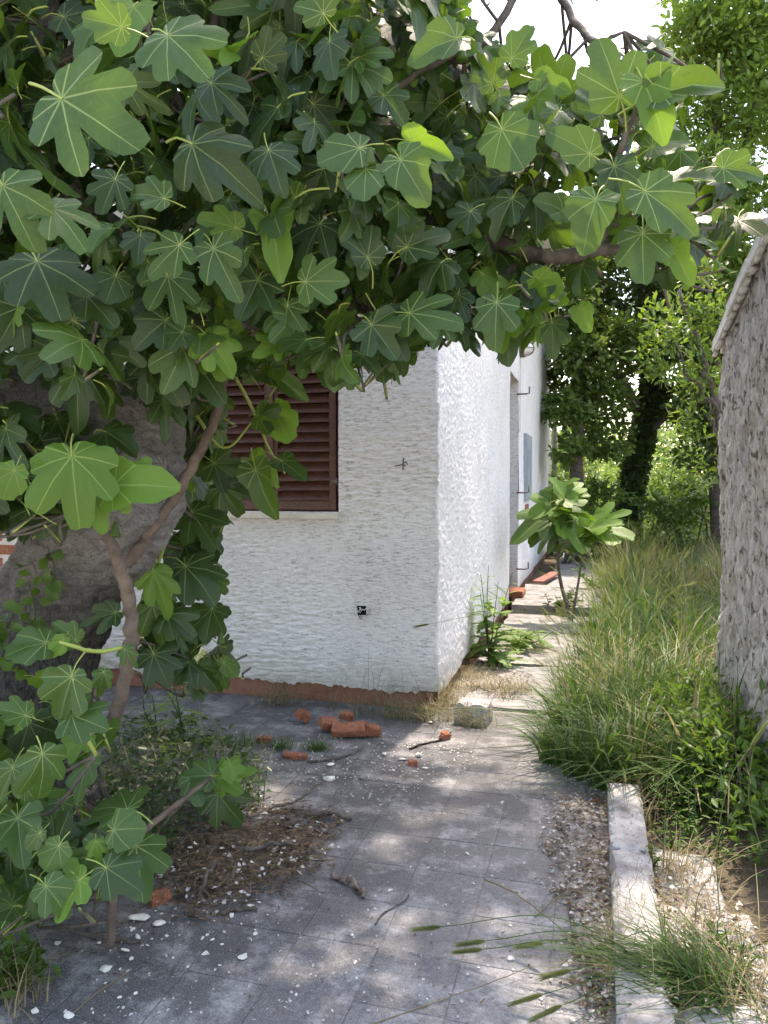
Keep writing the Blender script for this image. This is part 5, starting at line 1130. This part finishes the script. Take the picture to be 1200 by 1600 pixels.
STONES = [(222,1438,24,'largest pale stone beside the red brick scrap'),(250,1444,14,'angular white plaster piece right of the largest stone'),(377,1396,14,'upright white flake at the lower edge of the litter heap'),(372,1365,13,'yellowish stone on the litter heap'),(318,1372,11,'cream stone half buried in the litter heap'),
 (455,1344,10,'rounded white stone at the right edge of the litter heap'),(443,1328,10,'white flake on top of the litter heap'),(472,1356,8,'small white stone below the rounded one at the heap edge'),(486,1343,7,'pale pebble at the tip of the litter heap'),(168,1517,15,'white plaster piece alone on the near tiles'),(92,1475,9,'cream pebble near the low corner plant'),
 (515,1219,14,'cream stone block on the tiles below the bricks'),(516,1197,10,'yellowish stone just behind the cream block'),(198,1487,11,'white flakes left of the thin curved twig'),(215,1465,9,'cream chip between the largest stone and the twig'),(362,1432,9,'white chip near the lower sticks of the heap'),(391,1418,9,'pale stone at the end of the lower stick'),
 (322,1492,10,'single grey-white stone in the middle of the near tiles'),(380,1498,14,'flat white crust patch on the tiles'),(55,1580,9,'white pebble at the bottom edge of the tiles'),(108,1588,11,'cream flake at the bottom edge of the tiles'),(600,1180,8,'flat white chip right of the bricks'),(655,1182,12,'broad white plaster flake behind the small brick scrap'),(630,1188,9,'white chip beside the broad plaster flake'),(665,1202,8,'small flat chip in front of the broad flake'),
 (672,1130,8,'white chip under the dry grass'),(555,1505,7,'tiny beige chip on the near right tiles'),(730,1335,6,'white chip on the sunlit tiles'),(610,1392,6,'white crumb beside the lone stick'),(785,1255,6,'pale crumb near the grass edge'),(870,1280,10,'pale pebble at the end of the kerb litter'),(905,1330,10,'grey-white pebble in the kerb litter'),(930,1440,10,'pale pebble against the kerb foot'),(905,1480,9,'cream pebble low in the kerb litter'),(800,1500,9,'beige stone under the leaning barley stalks')]
for i, (x, y, s, lab) in enumerate(STONES):
    p = gp(x, y, .0); D = proj(p)[2]; o = link('stone', CH[(i*5) % len(CH)]); sz = s*D/F*.9
    o.location = (p[0], p[1], sz*.28); o.scale = (sz, sz*R_.uniform(.6, .95), sz*.8); o.rotation_euler = (R_.gauss(0, .15), R_.gauss(0, .15), R_.random()*6); tag(o, lab, 'stone', 'pale stones and plaster scraps on the tiles')
A = Acc()
for i in range(230):
    x, y = R_.choice(((R_.gauss(470, 90), R_.gauss(1200, 30)), (R_.gauss(620, 60), R_.gauss(1180, 20)), (R_.gauss(230, 60), R_.gauss(1470, 35)), (R_.gauss(350, 50), R_.gauss(1425, 18)), (R_.gauss(910, 30), R_.gauss(1370, 80)), (R_.uniform(150, 900), R_.uniform(1200, 1590)), (R_.gauss(800, 30), R_.gauss(1090, 15)), (R_.gauss(450, 30), R_.gauss(1340, 20))))
    p = gp(x, y); me = CH[i % len(CH)]; V = np.array([v.co for v in me.vertices]); s = R_.uniform(.003, .011); a = R_.random()*6.3; ro = np.array(((math.cos(a), -math.sin(a), 0), (math.sin(a), math.cos(a), 0), (0, 0, 1)))
    V = (V*s*(1, R_.uniform(.6, 1), .8)) @ ro.T+(p[0], p[1], s*.25); A.add(V, np.array([tuple(f.vertices) for f in me.polygons]))
tag(link('rubble', A.mesh('rubble', [M['stone']])), 'small white plaster crumbs scattered over the grey tiles', 'rubble', kind='stuff')
def brick_bit(label, x, y, L, W, H, rz, tilt=(0, 0), chip=.014, z=0, name='brick_fragment'):
    p = gp(x, y, 0); me = rough_block(name, -L/2, L/2, -W/2, W/2, -H/2, H/2, M['brick'], (7, 5, 3), .002, chip*.6)
    cuts = [(Vector((R_.gauss(0, 1), R_.gauss(0, 1), R_.gauss(0, .5))).normalized(), R_.uniform(.62, .85)) for _ in range(2)]
    for v in me.vertices:
        for n_, d in cuts:
            q = Vector((v.co.x/L*2, v.co.y/W*2, v.co.z/H*2)); k = q.dot(n_)-d*1.35
            if k > 0: q -= n_*k*.9; v.co = Vector((q.x*L/2, q.y*W/2, q.z*H/2))
        v.co += Vector((R_.gauss(0, .0012), R_.gauss(0, .0012), R_.gauss(0, .0012)))
    o = link(name, me); o.location = (p[0], p[1], H/2-.003+z+abs(tilt[0])*W*.4+abs(tilt[1])*L*.4); o.rotation_euler = (tilt[0], tilt[1], rz); return tag(o, label, 'brick', 'broken red bricks')
brick_bit('largest broken red brick in the heap before the plinth', 545, 1150, .19, .11, .055, .25, (.12, -.1))
brick_bit('brick lump left of the largest brick', 515, 1142, .11, .08, .05, .8, (.3, .25))
brick_bit('small brick lump behind the largest brick', 541, 1130, .085, .05, .04, .3, (.1, .25), z=.02)
brick_bit('brick scrap right of the largest brick', 582, 1150, .085, .06, .05, .5, (.3, .2))
brick_bit('upright triangular brick shard near the plinth', 474, 1130, .085, .05, .06, 1.1, (.2, .5), .03)
brick_bit('flat brick strip lying on the tiles', 460, 1185, .13, .045, .03, -.1)
brick_bit('small square brick scrap among white chips', 645, 1196, .05, .035, .03, .2)
brick_bit('brick crumb at the foot of the dry grass', 694, 1155, .06, .045, .04, .9, (.2, .1))
brick_bit('brick scrap at the undergrowth edge', 413, 1160, .075, .05, .035, .2)
brick_bit('red brick piece with white mortar beside the litter heap', 249, 1408, .075, .05, .03, 1.0, (.1, 0), .012)
brick_bit('thin terracotta sliver in the kerb litter', 897, 1348, .035, .012, .012, .9)
brick_bit('terracotta sliver near the grass edge', 930, 1252, .045, .02, .012, .3)
p = gp(737, 1132, 0); o = link('concrete_block', rough_block('concrete_block', -.10, .10, -.07, .07, 0, .13, M['kerb'], (5, 5, 4), .003, .02)); o.location = (p[0], p[1]+.05, 0); o.rotation_euler = (0, 0, -.12); tag(o, 'grey concrete block standing at the house corner', 'block')
p = gp(855, 905, .12); o = link('board', rough_block('board', -.07, .07, -.6, .6, 0, .028, M['board'], (2, 12, 1), .002, .002)); o.location = (p[0], p[1], .135); o.rotation_euler = (0, .02, -.14); tag(o, 'reddish wooden board lying on the walkway slab', 'board')
p = gp(806, 930, .12); o = link('hollow_brick', rough_block('hollow_brick', -.12, .12, -.2, .2, 0, .07, M['brick'], (4, 6, 2), .003, .012)); o.location = (p[0]-.02, p[1], .125); tag(o, 'orange brick at the side door step', 'brick', 'broken red bricks')
def stick(label, P, r, m='stick', z=.012):
    pts = catmull([gp(x, y, 0)+(0, 0, z+(k if isinstance(k, float) else 0)) for x, y, k in P], 6); pts = pts+np.array([rv()*r*.5 for _ in pts]); b = MB(); b.tube(pts, r*np.array([R_.uniform(.93, 1.07) for _ in pts])*np.linspace(1.05, .8, len(pts)), 8); o = link('stick', b.mesh('stick', [M[m]], True)); return tag(o, label, 'stick', 'sticks on the ground')
stick('short thick grey stick alone on the tiles', [(520,1372,0),(540,1380,0.),(560,1393,.0),(570,1404,0)], .010)
stick('thin dark twig right of the short thick stick', [(586,1446,0),(600,1428,0),(625,1415,0),(640,1404,.01)], .003, 'bark_dark', .004)
stick('curved dark twig on the near tiles', [(138,1455,0),(150,1468,0),(175,1472,0),(220,1474,0)], .006, 'bark_dark', .006)
stick('long dark stick angled over the litter heap', [(385,1288,.02),(430,1272,.02),(470,1258,.02),(500,1235,.03)], .006, 'bark_dark', .008)
stick('branching stick leaning into the undergrowth', [(222,1355,.03),(250,1318,.05),(285,1290,.08),(340,1262,.12),(362,1255,.14)], .007, 'stick', .01)
stick('rough stick along the top of the litter heap', [(380,1345,.03),(420,1335,.03),(455,1332,.02)], .009, 'bark_dark', .01)
stick('bark stick at the right tip of the litter heap', [(485,1285,.02),(515,1280,.02),(550,1283,0.)], .010, 'bark_dark', .01)
stick('stick along the lower edge of the litter heap', [(345,1432,0),(370,1424,0),(400,1424,0)], .008, 'bark_dark', .008)
stick('dark stick in the middle of the litter heap', [(310,1420,.0),(320,1390,.03),(335,1372,.04)], .009, 'bark_dark', .01)
stick('dark hose end lying before the dry grass', [(640,1172,0),(665,1163,0),(690,1158,0),(705,1148,.01)], .005, 'dark', .006)
stick('bent dark twig before the brick heap', [(480,1192,0),(520,1188,0),(550,1180,0),(565,1172,.01)], .006, 'bark_dark', .006)
stick('short stick in the kerb litter', [(893,1362,0),(905,1352,0),(918,1345,0)], .007, 'bark_dark', .008)
stick('second short stick in the kerb litter near its twin', [(905,1368,0),(915,1358,0),(925,1352,0)], .005, 'bark_dark', .012)
stick('dark stick at the upper end of the kerb litter', [(872,1290,0),(880,1305,0),(890,1318,0)], .008, 'bark_dark', .008)
stick('long pale dry stem crossing from the kerb to the tiles', [(757,1382,.01),(800,1412,.03),(845,1455,.05),(900,1510,.06),(960,1560,.05)], .0025, 'grass_dry', .01)
stick('thin dry straw lying across the near right tiles', [(560,1610,0),(660,1575,0),(760,1545,.01),(830,1522,.02)], .0015, 'grass_dry', .004)
stick('dry straw lying beside the kerb litter', [(835,1435,0),(870,1410,.01),(905,1395,.01),(955,1375,.03)], .002, 'grass_dry', .006)
stick('pale straw on the near left tiles', [(115,1585,0),(150,1555,0),(205,1518,0)], .0018, 'grass_dry', .004)

# ------------------------------------------------------------------ brick-topped garden wall behind the trunk
a = on_y(27, 860, 3.95); gw = empty('garden_wall', (a[0]-.4, 4.02, 0), 'white garden wall topped with red brick behind the fig trunk', 'wall')
zb_ = on_y(10, 912, 3.95)[2]; b = MB(); b.box(a[0]-1.2, a[0]+.02, 3.95, 4.07, -.05, zb_); wlink('wall_base', b.mesh('wall_base', [M['stucco_front']]), gw)
b = MB(); b.box(a[0]-1.2, a[0]-.006, 3.958, 4.062, zb_, zb_+.425); wlink('mortar_core', b.mesh('mortar_core', [M['mortar']]), gw)
bm_ = rough_block('brick', -.11, .11, -.055, .055, -.031, .031, M['brick'], (3, 2, 2), .0015, .003)
for r_ in range(5):
    for q in range(5): wlink('brick', bm_, gw, Matrix.Translation((a[0]-.11-q*.235-(.117 if r_ % 2 else 0)+(.0), 4.01, zb_+.045+r_*.083)))
print('objects', len(bpy.data.objects))
